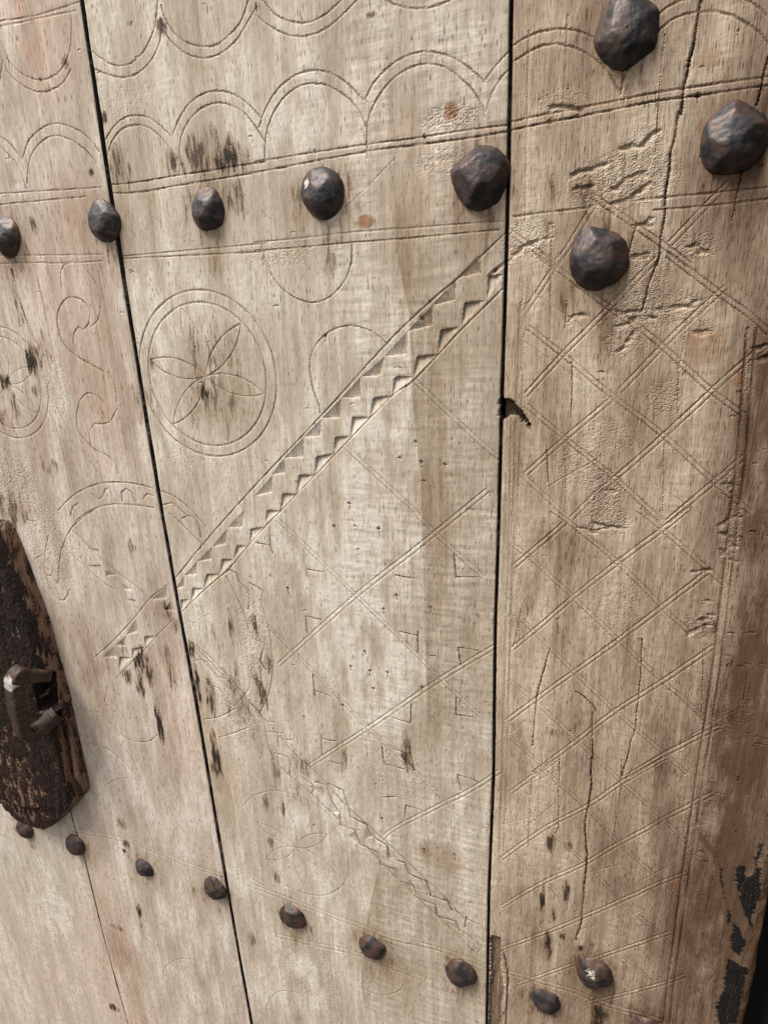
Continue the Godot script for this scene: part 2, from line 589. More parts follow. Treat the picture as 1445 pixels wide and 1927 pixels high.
# ------------------------------------------------------------------ the wooden lock and its iron staple
func lock_block() -> void:
	var rp := path("-600 -62 -590 -72 -583 -98 -572 -150 -560 -215 -553 -300 -549 -360 -556 -372 -562 -390 -563 -440 -566 -540 -570 -556 -592 -580 -628 -618 -660 -640 -690 -642")
	var cx := -690.0
	var px := 0.8
	var x0 := -866.0
	var y1 := -50.0
	var w := 440
	var h := 760
	var fine := grain(71, 1.6, 40.0, w, h, px, 3)
	var cloud := grain(72, 20.0, 44.0, w, h, px, 5)
	var crumb := grain(73, 4.0, 7.0, w, h, px, 4)
	var flake := grain(74, 8.0, 26.0, w, h, px, 4)
	var rgb := PackedByteArray()
	rgb.resize(w * h * 3)
	for y in h:
		var ym := y1 - y * px
		var right := x_at(rp, ym)
		for x in w:
			var j := y * w + x
			var xm := x0 + x * px
			var side := minf(right - xm, xm - (2.0 * cx - right))
			var t := (cloud[j] - 128) * 0.011 + (crumb[j] - 128) * 0.008 + (fine[j] - 128) * 0.006 + (flake[j] - 128) * 0.004
			t += clampf((side - 4.0) * 0.085, -1.25, 0.42)
			if ym < -440.0:
				t -= clampf((-440.0 - ym) * 0.004, 0.0, 0.30) * (1.4 if xm < -640.0 else 0.2)
			if ym < -330.0 and xm < -628.0:
				t -= 0.45
			t += 0.88
			var paint := clampf(t * 6.0 + 0.5, 0.0, 1.0)
			var wood := Color(0.50, 0.395, 0.32).lerp(Color(0.35, 0.26, 0.205), clampf(0.5 + (fine[j] - 128) * 0.012 + (cloud[j] - 128) * 0.006, 0.0, 1.0))
			var black := Color(0.088, 0.072, 0.068).lerp(Color(0.25, 0.155, 0.115), clampf((crumb[j] + cloud[j] * 0.5 - 205) * 0.02, 0.0, 0.8))
			var c := wood.lerp(black, paint)
			rgb[j * 3] = int(c.r * 255.0)
			rgb[j * 3 + 1] = int(c.g * 255.0)
			rgb[j * 3 + 2] = int(c.b * 255.0)
	var m := StandardMaterial3D.new()
	m.resource_name = "worn_black_wood"
	m.albedo_texture = ImageTexture.create_from_image(Image.create_from_data(w, h, false, Image.FORMAT_RGB8, rgb))
	m.roughness = 0.62
	m.metallic_specular = 0.35
	# a grid over the block: rows down it, columns across it from base edge to base edge
	var rows := 240
	var cols := 100
	var v := PackedVector3Array()
	var uv := PackedVector2Array()
	for r in rows + 1:
		var y := lerpf(-62.0, -641.5, float(r) / rows)
		var right := x_at(rp, y)
		var half := right - cx
		for c in cols + 1:
			var t := float(c) / cols * 2.0 - 1.0
			var s := signf(t) * (1.0 - pow(1.0 - absf(t), 1.35))
			var x := cx + half * s
			var side := half * (1.0 - absf(s))
			var bevel := 20.0 if y > -365.0 else 5.0
			var slope := clampf(side / bevel, 0.0, 1.0)
			var z := 3.0 + 28.0 * (1.0 - pow(1.0 - slope, 2.0))
			if c == 0 or c == cols:
				z = -1.0
			var endd := minf(-62.0 - y + 0.01, y + 641.5 + 0.01)
			z *= clampf(0.45 + endd / 14.0, 0.0, 1.0) if y > -300.0 else clampf(0.55 + endd / 8.0, 0.0, 1.0)
			var jx := clampi(int((x - x0) / px), 0, w - 1)
			var jy := clampi(int((y1 - y) / px), 0, h - 1)
			var j := jy * w + jx
			z += ((fine[j] - 128) * 0.008 + (cloud[j] - 128) * 0.012 + (crumb[j] - 128) * 0.008) * slope
			# long splits with the grain
			if slope > 0.9 and absf(x - (-628.0 + (y + 300.0) * 0.02)) < 1.4 and y < -110.0 and y > -260.0:
				z -= 4.0
			# the shelf knifed across the lower end
			var shelf := -575.0 - 16.0 * sin(clampf((x + 760.0) / 130.0, 0.0, 1.0) * PI) + (x + 690.0) * 0.06
			if y < shelf and x < -600.0:
				z -= 6.0 * clampf((shelf - y) / 3.0, 0.0, 1.0) * clampf((-600.0 - x) / 14.0, 0.0, 1.0)
			# the mortise behind the staple
			var my := smoothstep(0.0, 6.0, minf(y + 372.0, -300.0 - y))
			var mx := smoothstep(0.0, 6.0, minf(x + 588.0, -556.0 - x))
			z -= 24.0 * my * mx
			v.append(Vector3(x * 0.001, MID + y * 0.001, z * 0.001))
			uv.append(Vector2((x + signf(s) * 30.0 * pow(1.0 - slope, 2.0) - x0) / (w * px), (y1 - y) / (h * px)))
	var idx := PackedInt32Array()
	for r in rows:
		for c in cols:
			var a := r * (cols + 1) + c
			idx.append_array([a, a + 1, a + cols + 1, a + 1, a + cols + 2, a + cols + 1])
	# close both ends down to the door
	for r in [0, rows]:
		var st := v.size()
		for c in cols + 1:
			var q := v[r * (cols + 1) + c]
			v.append(q)
			v.append(Vector3(q.x, q.y, -0.001))
			uv.append(uv[r * (cols + 1) + c])
			uv.append(uv[r * (cols + 1) + c])
		for c in cols:
			var a := st + c * 2
			if r == 0:
				idx.append_array([a, a + 1, a + 2, a + 2, a + 1, a + 3])
			else:
				idx.append_array([a, a + 2, a + 1, a + 2, a + 3, a + 1])
	var block := part("lock_block", mesh_of(v, smooth_normals(v, idx), uv, idx), m, door)
	block.set_meta("label", "black-brown wooden lock block worn to bare wood along its edges")
	# the slip of wood beside its lower half
	var sv := PackedVector3Array()
	var suv := PackedVector2Array()
	var sidx := PackedInt32Array()
	var n := 60
	var ring := 14
	for r in n + 1:
		var y := lerpf(-352.0, -541.0, float(r) / n)
		var e := minf(float(r), float(n - r)) / n
		var sq := clampf(sqrt(e * 14.0), 0.15, 1.0)
		var mid := lerpf(-557.0, -555.0, float(r) / n)
		for k in ring:
			var a := TAU * k / ring
			var ca := cos(a)
			var sa := sin(a)
			var x := mid + signf(ca) * pow(absf(ca), 0.55) * 6.5 * sq
			var z := 8.0 + signf(sa) * pow(absf(sa), 0.55) * (10.0 + sin(y * 0.11) * 0.8) * sq
			sv.append(Vector3(x * 0.001, MID + y * 0.001, z * 0.001))
			suv.append(Vector2((x - x0 + 12.0 - z) / (w * px), (y1 - y) / (h * px)))
	for r in n:
		for k in ring:
			var a := r * ring + k
			var b := r * ring + (k + 1) % ring
			sidx.append_array([a, b, a + ring, b, b + ring, a + ring])
	for r in [0, n]:
		var c := sv.size()
		var mid := Vector3.ZERO
		for k in ring:
			mid += sv[r * ring + k] / ring
		sv.append(mid)
		suv.append(suv[r * ring])
		for k in ring:
			var a: int = r * ring + k
			var b: int = r * ring + (k + 1) % ring
			sidx.append_array([a, c, b] if r == 0 else [a, b, c])
	var strip := part("side_strip", mesh_of(sv, smooth_normals(sv, sidx), suv, sidx), m, block)
	strip.set_meta("label", "thin strip of bare wood beside the lock block")
	staple(block)


func iron(rust: float) -> StandardMaterial3D:
	var m := StandardMaterial3D.new()
	m.resource_name = "forged_iron"
	m.vertex_color_use_as_albedo = true
	m.albedo_color = Color.WHITE
	m.roughness = 0.5 + rust * 0.3
	m.metallic = 0.25
	m.metallic_specular = 0.5
	var n := FastNoiseLite.new()
	n.seed = 5
	n.frequency = 0.03
	n.fractal_octaves = 5
	var im := n.get_image(256, 256, false, false, true)
	im.convert(Image.FORMAT_RF)
	m.heightmap_enabled = true
	m.heightmap_texture = ImageTexture.create_from_image(im)
	m.heightmap_scale = 0.035
	m.uv1_triplanar = true
	m.uv1_world_triplanar = true
	m.uv1_scale = Vector3(18, 18, 18)
	return m


func staple(block: Node) -> void:
	var c := Curve3D.new()
	c.bake_interval = 0.0013
	for q in [Vector3(-566, -305, 22), Vector3(-568, -294, 46), Vector3(-571, -279, 60), Vector3(-577, -291, 67), Vector3(-580, -335, 69), Vector3(-583, -382, 67), Vector3(-582, -396, 57), Vector3(-572, -388, 42), Vector3(-560, -372, 22)]:
		c.add_point(q * 0.001 + Vector3(0, MID, 0))
	var p := c.get_baked_points()
	var v := PackedVector3Array()
	var col := PackedColorArray()
	var idx := PackedInt32Array()
	var nz := FastNoiseLite.new()
	nz.seed = 8
	nz.frequency = 0.11
	nz.fractal_octaves = 4
	var ring := 28
	for r in p.size():
		var along := (p[mini(r + 2, p.size() - 1)] - p[maxi(r - 2, 0)]).normalized()
		var flat := Vector3(1, 0, 0.25)
		var across := (flat - along * along.dot(flat)).normalized()
		var out := along.cross(across)
		var t := float(r) / (p.size() - 1)
		var wide := 15.5 - 5.0 * absf(t - 0.45)
		for k in ring:
			var a := TAU * (k + 0.5) / ring
			var ca := signf(cos(a)) * pow(absf(cos(a)), 0.4) * wide
			var sa := signf(sin(a)) * pow(absf(sin(a)), 0.4) * 9.0
			var q := p[r] + (across * ca + out * sa) * 0.001
			var nn := nz.get_noise_3dv(q * 1000.0)
			q += (across * ca + out * sa).normalized() * (nn * 0.0013 + nz.get_noise_3dv(q * 3500.0) * 0.0004)
			v.append(q)
			var cc := Color(0.028, 0.024, 0.023).lerp(Color(0.085, 0.040, 0.022), clampf(nn * 2.6 + nz.get_noise_3dv(q * 2600.0) * 1.6 + 0.2, 0.0, 0.95))
			if q.distance_to(Vector3(-0.576, MID - 0.292, 0.076)) < 0.0115 + nn * 0.006:
				cc = Color(0.40, 0.39, 0.37)
			col.append(cc)
	for r in p.size() - 1:
		for k in ring:
			var a := r * ring + k
			var b := r * ring + (k + 1) % ring
			idx.append_array([a, a + ring, b, b, a + ring, b + ring])
	var nrm := smooth_normals(v, idx)
	var o := part("staple", mesh_of(v, nrm, PackedVector2Array(), idx, col), iron(0.3), block)
	o.set_meta("label", "forged iron staple with a pale paint fleck")


# ------------------------------------------------------------------ forged studs
func stud_mesh(r: float, tall: float, rng_seed: int, flecks: Array, brown: float) -> ArrayMesh:
	var rng := RandomNumberGenerator.new()
	rng.seed = rng_seed
	var nz := FastNoiseLite.new()
	nz.seed = rng_seed
	nz.frequency = 0.05
	nz.fractal_octaves = 4
	var facets := []
	for k in 8:
		var az := TAU * (k + rng.randf_range(-0.35, 0.35)) / 5.0
		var tilt := deg_to_rad(rng.randf_range(34.0, 52.0) if k < 5 else rng.randf_range(8.0, 26.0))
		var nrm := Vector3(cos(az) * sin(tilt), sin(az) * sin(tilt), cos(tilt))
		# where the dome touches that plane, then a hair below it
		var reach := sqrt(pow(r * sin(tilt), 2.0) + pow(tall * cos(tilt), 2.0))
		facets.append([nrm, reach * rng.randf_range(0.82, 0.93)])
	var v := PackedVector3Array()
	var col := PackedColorArray()
	var idx := PackedInt32Array()
	var around := 72
	var rings := 30
	var ph := rng.randf_range(0.0, TAU)
	v.append(Vector3(0, 0, tall * 0.96))
	col.append(Color(0.05, 0.05, 0.055))
	for j in rings:
		var u := float(j + 1) / rings
		for k in around:
			var a := TAU * k / around
			var out := r * (1.0 + 0.045 * sin(2.0 * a + ph) + 0.035 * sin(3.0 * a + ph * 2.0) + 0.05 * nz.get_noise_2d(cos(a) * 18.0, sin(a) * 18.0))
			var rr := sin(u * PI * 0.5) * out * (1.0 + 0.05 * smoothstep(0.72, 0.95, u))
			var z := tall * cos(minf(u, 1.0) * PI * 0.5)
			var q := Vector3(cos(a) * rr, sin(a) * rr, z)
			for fc in facets:
				var over: float = q.dot(fc[0]) - fc[1]
				q -= fc[0] * 0.35 * log(1.0 + exp(over / 0.35)) * 0.95
			var nn := nz.get_noise_3d(q.x * 3.0, q.y * 3.0, q.z * 3.0)
			q *= 1.0 + nn * 0.028
			if j >= rings - 2:
				q.z = minf(q.z, 0.5) if j == rings - 2 else -3.0
			v.append(q)
			var n2 := nz.get_noise_3d(q.x * 1.2 + 90.0, q.y * 1.2, q.z)
			var n3 := nz.get_noise_3d(q.x * 9.0 + 50.0, q.y * 9.0, q.z * 9.0)
			var low := clampf((u - 0.62) * 2.2, 0.0, 1.0)
			var cc := Color(0.027, 0.026, 0.029).lerp(Color(0.066, 0.059, 0.058), clampf(0.5 + n2 * 2.4, 0.0, 1.0))
			cc = cc.lerp(Color(0.095, 0.046, 0.029), clampf(low * (0.7 + n2 * 2.5) + n3 * 1.3 + n2 * 1.4 - 0.20 + brown, 0.0, 0.85))
			for fl in flecks:
				if Vector2(q.x / r, q.y / r).distance_to(fl[0]) < fl[1] * (1.0 + n3 * 2.0):
					cc = Color(0.62, 0.58, 0.50)
			col.append(cc)
	for k in around:
		idx.append_array([0, 1 + (k + 1) % around, 1 + k])
	for j in rings - 1:
		for k in around:
			var a := 1 + j * around + k
			var b := 1 + j * around + (k + 1) % around
			idx.append_array([a, b, a + around, b, b + around, a + around])
	for i in v.size():
		v[i] *= 0.001
	return mesh_of(v, smooth_normals(v, idx), PackedVector2Array(), idx, col)


func studs() -> void:
	var m := iron(0.0)
	# x, y, radius, height of each stud on the door face
	var spots := [
		[219, 413, 24.5, 15], [303, 329, 24, 15], [209, 249, 24.5, 15], [104, 323, 25.5, 15], [-53, 325, 22.5, 14], [-189, 322, 20, 14], [-332, 322, 22, 14], [-489, 317, 22, 14],
		[-745, -684, 20, 12], [-618, -678, 22, 13], [-462, -675, 19, 11], [-316, -665, 22, 12], [-174, -667, 22, 12], [-42, -672, 21, 12], [91, -662, 23, 12], [260, -581, 23, 13], [204, -657, 20, 11], [326, -648, 20, 11]]
	var k := 0
	for s in spots:
		var flecks := []
		if k == 4:
			flecks = [[Vector2(-0.62, 0.42), 0.13], [Vector2(-0.66, 0.28), 0.07]]
		elif k == 15:
			flecks = [[Vector2(-0.18, 0.42), 0.16], [Vector2(-0.05, 0.30), 0.10]]
		var o := part("stud", stud_mesh(s[2], s[3], 100 + k * 7, flecks, 0.45 if k >= 8 else 0.10), m, door)
		o.position = Vector3(s[0] * 0.001, MID + s[1] * 0.001, 0.0)
		if k == 4:
			o.set_meta("label", "iron stud with a white paint fleck on its left")
		elif k == 15:
			o.set_meta("label", "rusty iron stud with a bright fleck on top")
		k += 1


# ------------------------------------------------------------------ the ornament, in millimetres of the door face
func ornament() -> void:
	scribed_lines()
	nicks()
	scratches()
	chip_carving()
	stain_list()
	area_list()


func scribed_lines() -> void:
	cut(1.3, 1, 0.6, "-441.4 517 -438.2 508.7 -433.5 495.7 -420.3 482.2 -405.4 474.7 -391.2 470.5 -373.2 470.8 -358.5 475.5 -346.7 485.5 -339.7 497.8 -333.4 518")
	cut(1.3, 1, 0.6, "-451.8 478.9 -441.8 497 -439.1 486.8 -428 475.4 -413.5 466.1 -395.6 459.5 -376.3 459 -358.8 463.5 -345.7 473.5")
	cut(1.3, 1, 0.6, "-313 485.2 -305.5 479.1 -294.6 471.6 -280.7 467 -265.9 467.1 -250.4 472.8 -236.6 483.3 -227.5 495 -221.8 513.9")
	cut(1.3, 1, 0.6, "-314.1 469.6 -301.4 463.5 -285.1 457.7 -270.6 455.9 -253.1 458.7 -237.3 466.7 -226 477.6 -222.1 486.4 -223.9 496")
	cut(1.3, 1, 0.6, "-218.2 508.7 -216.4 499.3 -208.6 485.6 -196.8 475.2 -184.3 469.6 -171.5 466.5 -156.4 466.3 -138.5 473.8 -127.1 482.2 -119.4 495.4")
	cut(1.3, 1, 0.6, "-219.6 487.5 -210.2 475.8 -198.2 466.1 -181.5 458.8 -166.4 456.9 -150.9 459.3 -135.2 466.6 -121.4 478.3 -111.1 488.1")
	cut(1.3, 1, 0.6, "-469.7 425.7 -459.4 419.7 -447.9 407.9 -439.1 397.3")
	cut(1.3, 1, 0.6, "-472.6 416.5 -460.7 405.5 -449.4 392.7 -444.5 378.5 -441.9 366.5")
	cut(1.3, 1, 0.6, "-438.5 399.2 -425.3 414.7 -408.5 422.8 -390.3 427 -373.9 425.8 -356.2 419.9 -341.9 411.9 -330.9 401.5 -323.6 392.6")
	cut(1.3, 1, 0.6, "-438.8 372.1 -432 390.8 -419.3 404.6 -402.6 412.9 -384.9 415.7 -369.2 411.6 -354.5 404.4 -340.8 393.7 -330.1 381.5")
	cut(1.3, 1, 0.6, "-313.4 403 -299.4 413.6 -282.8 420.2 -265.4 419.9 -249.2 414.9 -236.3 405.6 -226 395.9")
	cut(1.3, 1, 0.6, "-314.2 387 -304.9 400.2 -290 409.8 -271.9 411.9 -255.3 408.1 -240.2 397.6 -228.2 383.3 -219.4 371.1")
	cut(1.3, 1, 0.6, "-222.2 397.1 -214.5 407.9 -203.6 418 -188.7 425.8 -172.6 428.3 -155.3 426.2 -138.9 418.8 -125.3 408.3 -115.8 398.3")
	cut(1.3, 1, 0.6, "-220.4 357.2 -216 384.5 -209 398.8 -195.6 410.4 -181 416.6 -163 417.7 -146.3 411.9 -132.3 402.9 -122.9 391.3 -113.8 377.3")
	cut(1.3, 1, 0.6, "-104.2 492.6 -91.7 479 -78.7 471.7 -65.5 467.7 -50.3 467.5 -37 471.5 -23.7 478.1")
	cut(1.3, 1, 0.6, "-113.3 482.8 -102.2 473.6 -91 466.6 -77.8 460 -64.5 456.8 -51.1 457 -37.7 460.4 -24.4 466.5 -8.6 475.3")
	cut(1.3, 1, 0.6, "15 474.4 18.3 470.5 26.7 465.6 36.8 461.4 46.8 459 58.3 457.6 68.1 458.2 76.2 460 79.4 462.6")
	cut(1.3, 1, 0.6, "-118.3 390.7 -114.3 398.1 -104.6 410.9 -91.3 421.3 -74.7 427.9 -57 429 -41.9 425.7 -27.3 417.9 -14.8 407.3 -6.1 398")
	cut(1.3, 1, 0.6, "-115.1 361.2 -112 380.3 -104 396.8 -90.3 410.5 -75.6 417.5 -59.7 419 -46.4 416.6 -31.6 409 -19 399.8 -10.2 389 -3.4 374.6")
	cut(1.3, 1, 0.6, "-2.5 396.1 -4.2 398.5 3.6 409 14.7 417.4 29 424.3 44.5 426.7 59.6 425.3 74.5 419.9 87.6 412.5 99 403.3 107.1 395.3")
	cut(1.3, 1, 0.6, "-4.5 350.4 -3.6 371.6 -0.1 386.2 12.3 402 25.1 411.6 40.9 416.9 56.2 416.7 71.2 412.3 86 401.2 97.5 389.9 105.8 376.3 107.5 369.1")
	cut(1.3, 1, 0.6, "107 396.7 114.8 405 127 414.9")
	cut(1.3, 1, 0.6, "108.2 373.2 113.6 387.6 121.2 397.3 128.8 402.8")
	cut(1.3, 1, 0.6, "130.5 418.3 139.5 422 151.3 424.5 164.4 424.2 178.9 421.1 187.6 417.1 197.8 411.7")
	cut(1.3, 1, 0.6, "132.4 407.5 142.8 411.8 153.2 414.6 166.4 413.7 179.6 409.1 189.9 403 200.3 395.1 209.5 384.2 215.9 373.1")
	cut(1.3, 1, 0.6, "217.5 370.3 219.5 380.2 224 392 233.8 403.4 243 410.3 250.9 415.5 259.6 417.5 269.7 417.1 281 415.4 292.5 410.6 302.9 404.2 312.2 396.3 318.5 389")
	cut(1.3, 1, 0.6, "225.4 407.2 241.4 420.7 247.5 424.3 254.9 426.5 262.4 427.4 278.4 427.3 297.2 421.1 310.2 412 316.3 405.9")
	cut(1.3, 0.95, 0.49, "-488.3 366 -327.4 357.2")
	cut(1.3, 0.98, 0.55, "-491.9 354.2 -353.6 350.3")
	cut(1.3, 1.2, 0.88, "-316.4 358.9 -285.2 357.6 -215.4 358.5 -114.6 359.5")
	cut(1.3, 1.2, 0.82, "-314.3 350 -276.8 347.7 -217 349 -115.5 351.3")
	cut(1.3, 1.1, 0.71, "-127 360.4 -58.2 361.5 -4 361.8 52 361.1 82.9 361.6 128.5 360.8")
	cut(1.3, 1.2, 0.82, "-128 351 -4.3 355.8 76.1 355.2 128.6 355.9")
	cut(1.3, 1.1, 0.66, "130.6 362.6 168.8 365.1 217.7 366.6 246.2 368.1 321.4 367.8")
	cut(1.3, 1.3, 1, "122.8 355.9 163.1 358.4 212.6 360.6 246.8 362.4 274.4 362 322.1 362.1")
	cut(1.3, 0.84, 0.33, "-512.4 288.3 -449.3 285.7 -410.5 282.7 -344.4 280.7")
	cut(1.3, 0.8, 0.27, "-509.4 297.9 -459.3 294.6 -342.7 288")
	cut(1.3, 0.84, 0.33, "-315.9 284.3 -237.4 284 -122.5 284.3")
	cut(1.3, 0.98, 0.55, "-313.7 281.8 -228.1 279.2 -123.4 276.5")
	cut(1.3, 1, 0.6, "-136.2 278.1 -77.1 277.6 -25.5 278.2 28.7 277.6 100.4 278.2 122.5 278.4")
	cut(1.3, 0.8, 0.27, "-135.3 286.1 -70 286.6 -21.1 287.1 47.4 286.6 125.6 285")
	cut(1.3, 0.95, 0.49, "134.4 288 172.6 289.2 200.1 289.6")
	cut(1.3, 1, 0.6, "249.9 283.1 298.8 282.9 332.5 284.1")
	cut(1.3, 1, 0.6, "216.3 291 235 292.1 257.4 292.1 293.8 292 331.5 292.3")
	cut(1.3, 0.95, 0.49, "-436.6 532.5 -382 529 -321.6 529.6")
	cut(1.3, 0.8, 0.27, "-438.1 527.7 -382.9 525.8 -325.7 523.2")
	cut(1.7, 3.2, 1, "-59.6 362.1 -58.7 361")
	cut(0.8, 1.2, 0.7, "-59.2 363.6 -58.7 353.6")
	cut(0.6, 0.8, 0.4, "-61.7 361.9 -56.2 361.2")
	cut(1.7, 3.2, 1, "51.3 361.6 52.2 360.5")
	cut(0.8, 1.2, 0.7, "51.7 363.1 52.2 356.1")
	cut(0.6, 0.8, 0.4, "49.2 361.4 54.7 360.7")
	cut(1.9, 3.2, 1, "162.4 359 163.3 357.9")
	cut(0.8, 1.2, 0.7, "162.8 360.5 163.3 352.5")
	cut(0.6, 0.8, 0.4, "160.3 358.8 165.8 358.1")
	cut(1.9, 3.2, 1, "274 362.5 274.9 361.4")
	cut(0.8, 1.2, 0.7, "274.4 364 274.9 357")
	cut(0.6, 0.8, 0.4, "271.9 362.3 277.4 361.6")
	cut(1.7, 1, 0.55, "-123 148 -125.6 169.9 -133.1 190.6 -145.2 209.1 -161.3 224.2 -180.4 235.2 -201.5 241.6 -223.5 242.8 -245.2 239 -265.5 230.3 -283.2 217.1 -297.4 200.2 -307.3 180.5 -312.4 159 -312.4 137 -307.3 115.5 -297.4 95.8 -283.2 78.9 -265.5 65.7 -245.2 57 -223.5 53.2 -201.5 54.4 -180.4 60.8 -161.3 71.8 -145.2 86.9 -133.1 105.4 -125.6 126.1 -123 148")
	cut(1.7, 1, 0.5, "-136 148 -138.2 166.9 -144.7 184.8 -155.2 200.7 -169 213.8 -185.5 223.3 -203.8 228.8 -222.8 229.9 -241.5 226.6 -259 219 -274.3 207.6 -286.5 193.1 -295.1 176 -299.4 157.5 -299.4 138.5 -295.1 120 -286.5 102.9 -274.3 88.4 -259 77 -241.5 69.4 -222.8 66.1 -203.8 67.2 -185.5 72.7 -169 82.2 -155.2 95.3 -144.7 111.2 -138.2 129.1 -136 148")
	cut(1.3, 0.8, 0.75, "-218 148 -208.2 151.5 -198.8 156.3 -190.2 162.3 -182.5 169.3 -175.7 177.3 -170.1 186.1 -165.6 195.6 -162.4 205.5")
	cut(1.3, 0.8, 0.75, "-218 148 -214.8 158 -210.3 167.4 -204.7 176.2 -197.9 184.2 -190.2 191.3 -181.6 197.2 -172.3 202 -162.4 205.5")
	cut(1.3, 0.8, 0.3, "-218 148 -216.1 158.3 -215.6 168.7 -216.5 179.2 -218.7 189.4 -222.3 199.3 -227.1 208.6 -233 217.2 -240.1 224.9")
	cut(1.3, 0.8, 0.3, "-218 148 -225 155.7 -231 164.3 -235.8 173.6 -239.3 183.5 -241.5 193.7 -242.4 204.2 -241.9 214.6 -240.1 224.9")
	cut(1.3, 0.8, 0.6, "-218 148 -226 154.8 -234.8 160.4 -244.3 164.9 -254.2 168.1 -264.5 169.9 -275 170.4 -285.4 169.6 -295.6 167.4")
	cut(1.3, 0.8, 0.6, "-218 148 -228.2 145.8 -238.7 144.9 -249.1 145.4 -259.4 147.3 -269.4 150.5 -278.8 154.9 -287.6 160.6 -295.6 167.4")
	cut(1.3, 0.8, 0.7, "-218 148 -227.8 144.5 -237.2 139.7 -245.8 133.7 -253.5 126.7 -260.3 118.7 -265.9 109.9 -270.4 100.4 -273.6 90.5")
	cut(1.3, 0.8, 0.7, "-218 148 -221.2 138 -225.7 128.6 -231.3 119.8 -238.1 111.8 -245.8 104.7 -254.4 98.8 -263.7 94 -273.6 90.5")
	cut(1.3, 0.8, 0.2, "-218 148 -219.9 137.7 -220.4 127.3 -219.5 116.8 -217.3 106.6 -213.7 96.7 -208.9 87.4 -203 78.8 -195.9 71.1")
	cut(1.3, 0.8, 0.2, "-218 148 -211 140.3 -205 131.7 -200.2 122.4 -196.7 112.5 -194.5 102.3 -193.6 91.8 -194.1 81.4 -195.9 71.1")
	cut(1.3, 0.8, 0.5, "-218 148 -210 141.2 -201.2 135.6 -191.7 131.1 -181.8 127.9 -171.5 126.1 -161 125.6 -150.6 126.4 -140.4 128.6")
	cut(1.3, 0.8, 0.5, "-218 148 -207.8 150.2 -197.3 151.1 -186.9 150.6 -176.6 148.7 -166.6 145.5 -157.2 141.1 -148.4 135.4 -140.4 128.6")
	cut(1.6, 0.9, 0.4, "-602 90.5 -593.9 82.2 -584.6 75.3 -574.4 69.9 -563.4 66.1 -552 64.1 -540.4 63.9 -529 65.5 -517.9 68.8 -507.4 73.8 -497.8 80.3 -489.4 88.3 -482.3 97.4 -476.7 107.6 -472.8 118.5 -470.5 129.8 -470.1 141.4 -471.4 152.9 -474.5 164.1 -479.3 174.6 -485.7 184.3 -493.5 192.9 -502.5 200.2 -512.5 205.9 -523.3 210.1 -534.7 212.6 -546.2 213.2 -557.8 212.1")
	cut(1.6, 0.9, 0.35, "-592.1 98.8 -585.4 92 -577.7 86.3 -569.2 81.8 -560.2 78.7 -550.8 77 -541.2 76.9 -531.7 78.2 -522.5 80.9 -513.9 85 -506 90.4 -499 97 -493.2 104.6 -488.6 113 -485.3 121.9 -483.4 131.3 -483.1 140.9 -484.2 150.4 -486.7 159.6 -490.7 168.3 -496 176.3 -502.4 183.4 -509.8 189.4 -518.1 194.2 -527.1 197.7 -536.4 199.7 -546 200.2 -555.5 199.3")
	cut(1.3, 0.6, 0.35, "-544.8 138.5 -536.9 137.6 -528.9 137.8 -521.1 139 -513.4 141.2 -506.2 144.4 -499.4 148.6 -493.2 153.5 -487.7 159.3")
	cut(1.3, 0.6, 0.35, "-544.8 138.5 -539.3 144.2 -533.1 149.2 -526.3 153.3 -519 156.5 -511.4 158.8 -503.5 160 -495.6 160.2 -487.7 159.3")
	cut(1.3, 0.6, 0.35, "-544.8 138.5 -540.1 144.9 -536.3 151.9 -533.4 159.3 -531.5 167 -530.6 174.9 -530.8 182.9 -532 190.7 -534.2 198.3")
	cut(1.3, 0.6, 0.35, "-544.8 138.5 -547 146.1 -548.2 154 -548.4 161.9 -547.5 169.8 -545.6 177.6 -542.7 185 -538.9 191.9 -534.2 198.3")
	cut(1.3, 0.6, 0.35, "-544.8 138.5 -548 145.8 -552.1 152.6 -557.1 158.8 -562.8 164.3 -569.2 169 -576.2 172.8 -583.6 175.7 -591.3 177.6")
	cut(1.3, 0.6, 0.35, "-544.8 138.5 -552.5 140.4 -559.9 143.3 -566.9 147.1 -573.3 151.8 -579 157.3 -584 163.5 -588.1 170.3 -591.3 177.6")
	cut(1.3, 0.6, 0.35, "-544.8 138.5 -552.7 139.4 -560.6 139.2 -568.5 138 -576.1 135.8 -583.4 132.6 -590.2 128.4 -596.4 123.5 -601.9 117.7")
	cut(1.3, 0.6, 0.35, "-544.8 138.5 -550.3 132.8 -556.5 127.8 -563.3 123.7 -570.5 120.5 -578.2 118.2 -586 117 -594 116.9 -601.9 117.7")
	cut(1.3, 0.6, 0.35, "-544.8 138.5 -549.5 132.1 -553.3 125.1 -556.2 117.7 -558.1 110 -558.9 102.1 -558.8 94.2 -557.5 86.3 -555.3 78.7")
	cut(1.3, 0.6, 0.35, "-544.8 138.5 -542.6 130.9 -541.3 123 -541.2 115.1 -542 107.2 -543.9 99.5 -546.8 92.1 -550.6 85.1 -555.3 78.7")
	cut(1.3, 0.6, 0.35, "-544.8 138.5 -541.6 131.2 -537.5 124.4 -532.5 118.2 -526.7 112.7 -520.3 108 -513.4 104.2 -506 101.3 -498.2 99.5")
	cut(1.3, 0.6, 0.35, "-544.8 138.5 -537.1 136.6 -529.7 133.7 -522.7 129.9 -516.3 125.2 -510.5 119.7 -505.6 113.5 -501.4 106.7 -498.2 99.5")
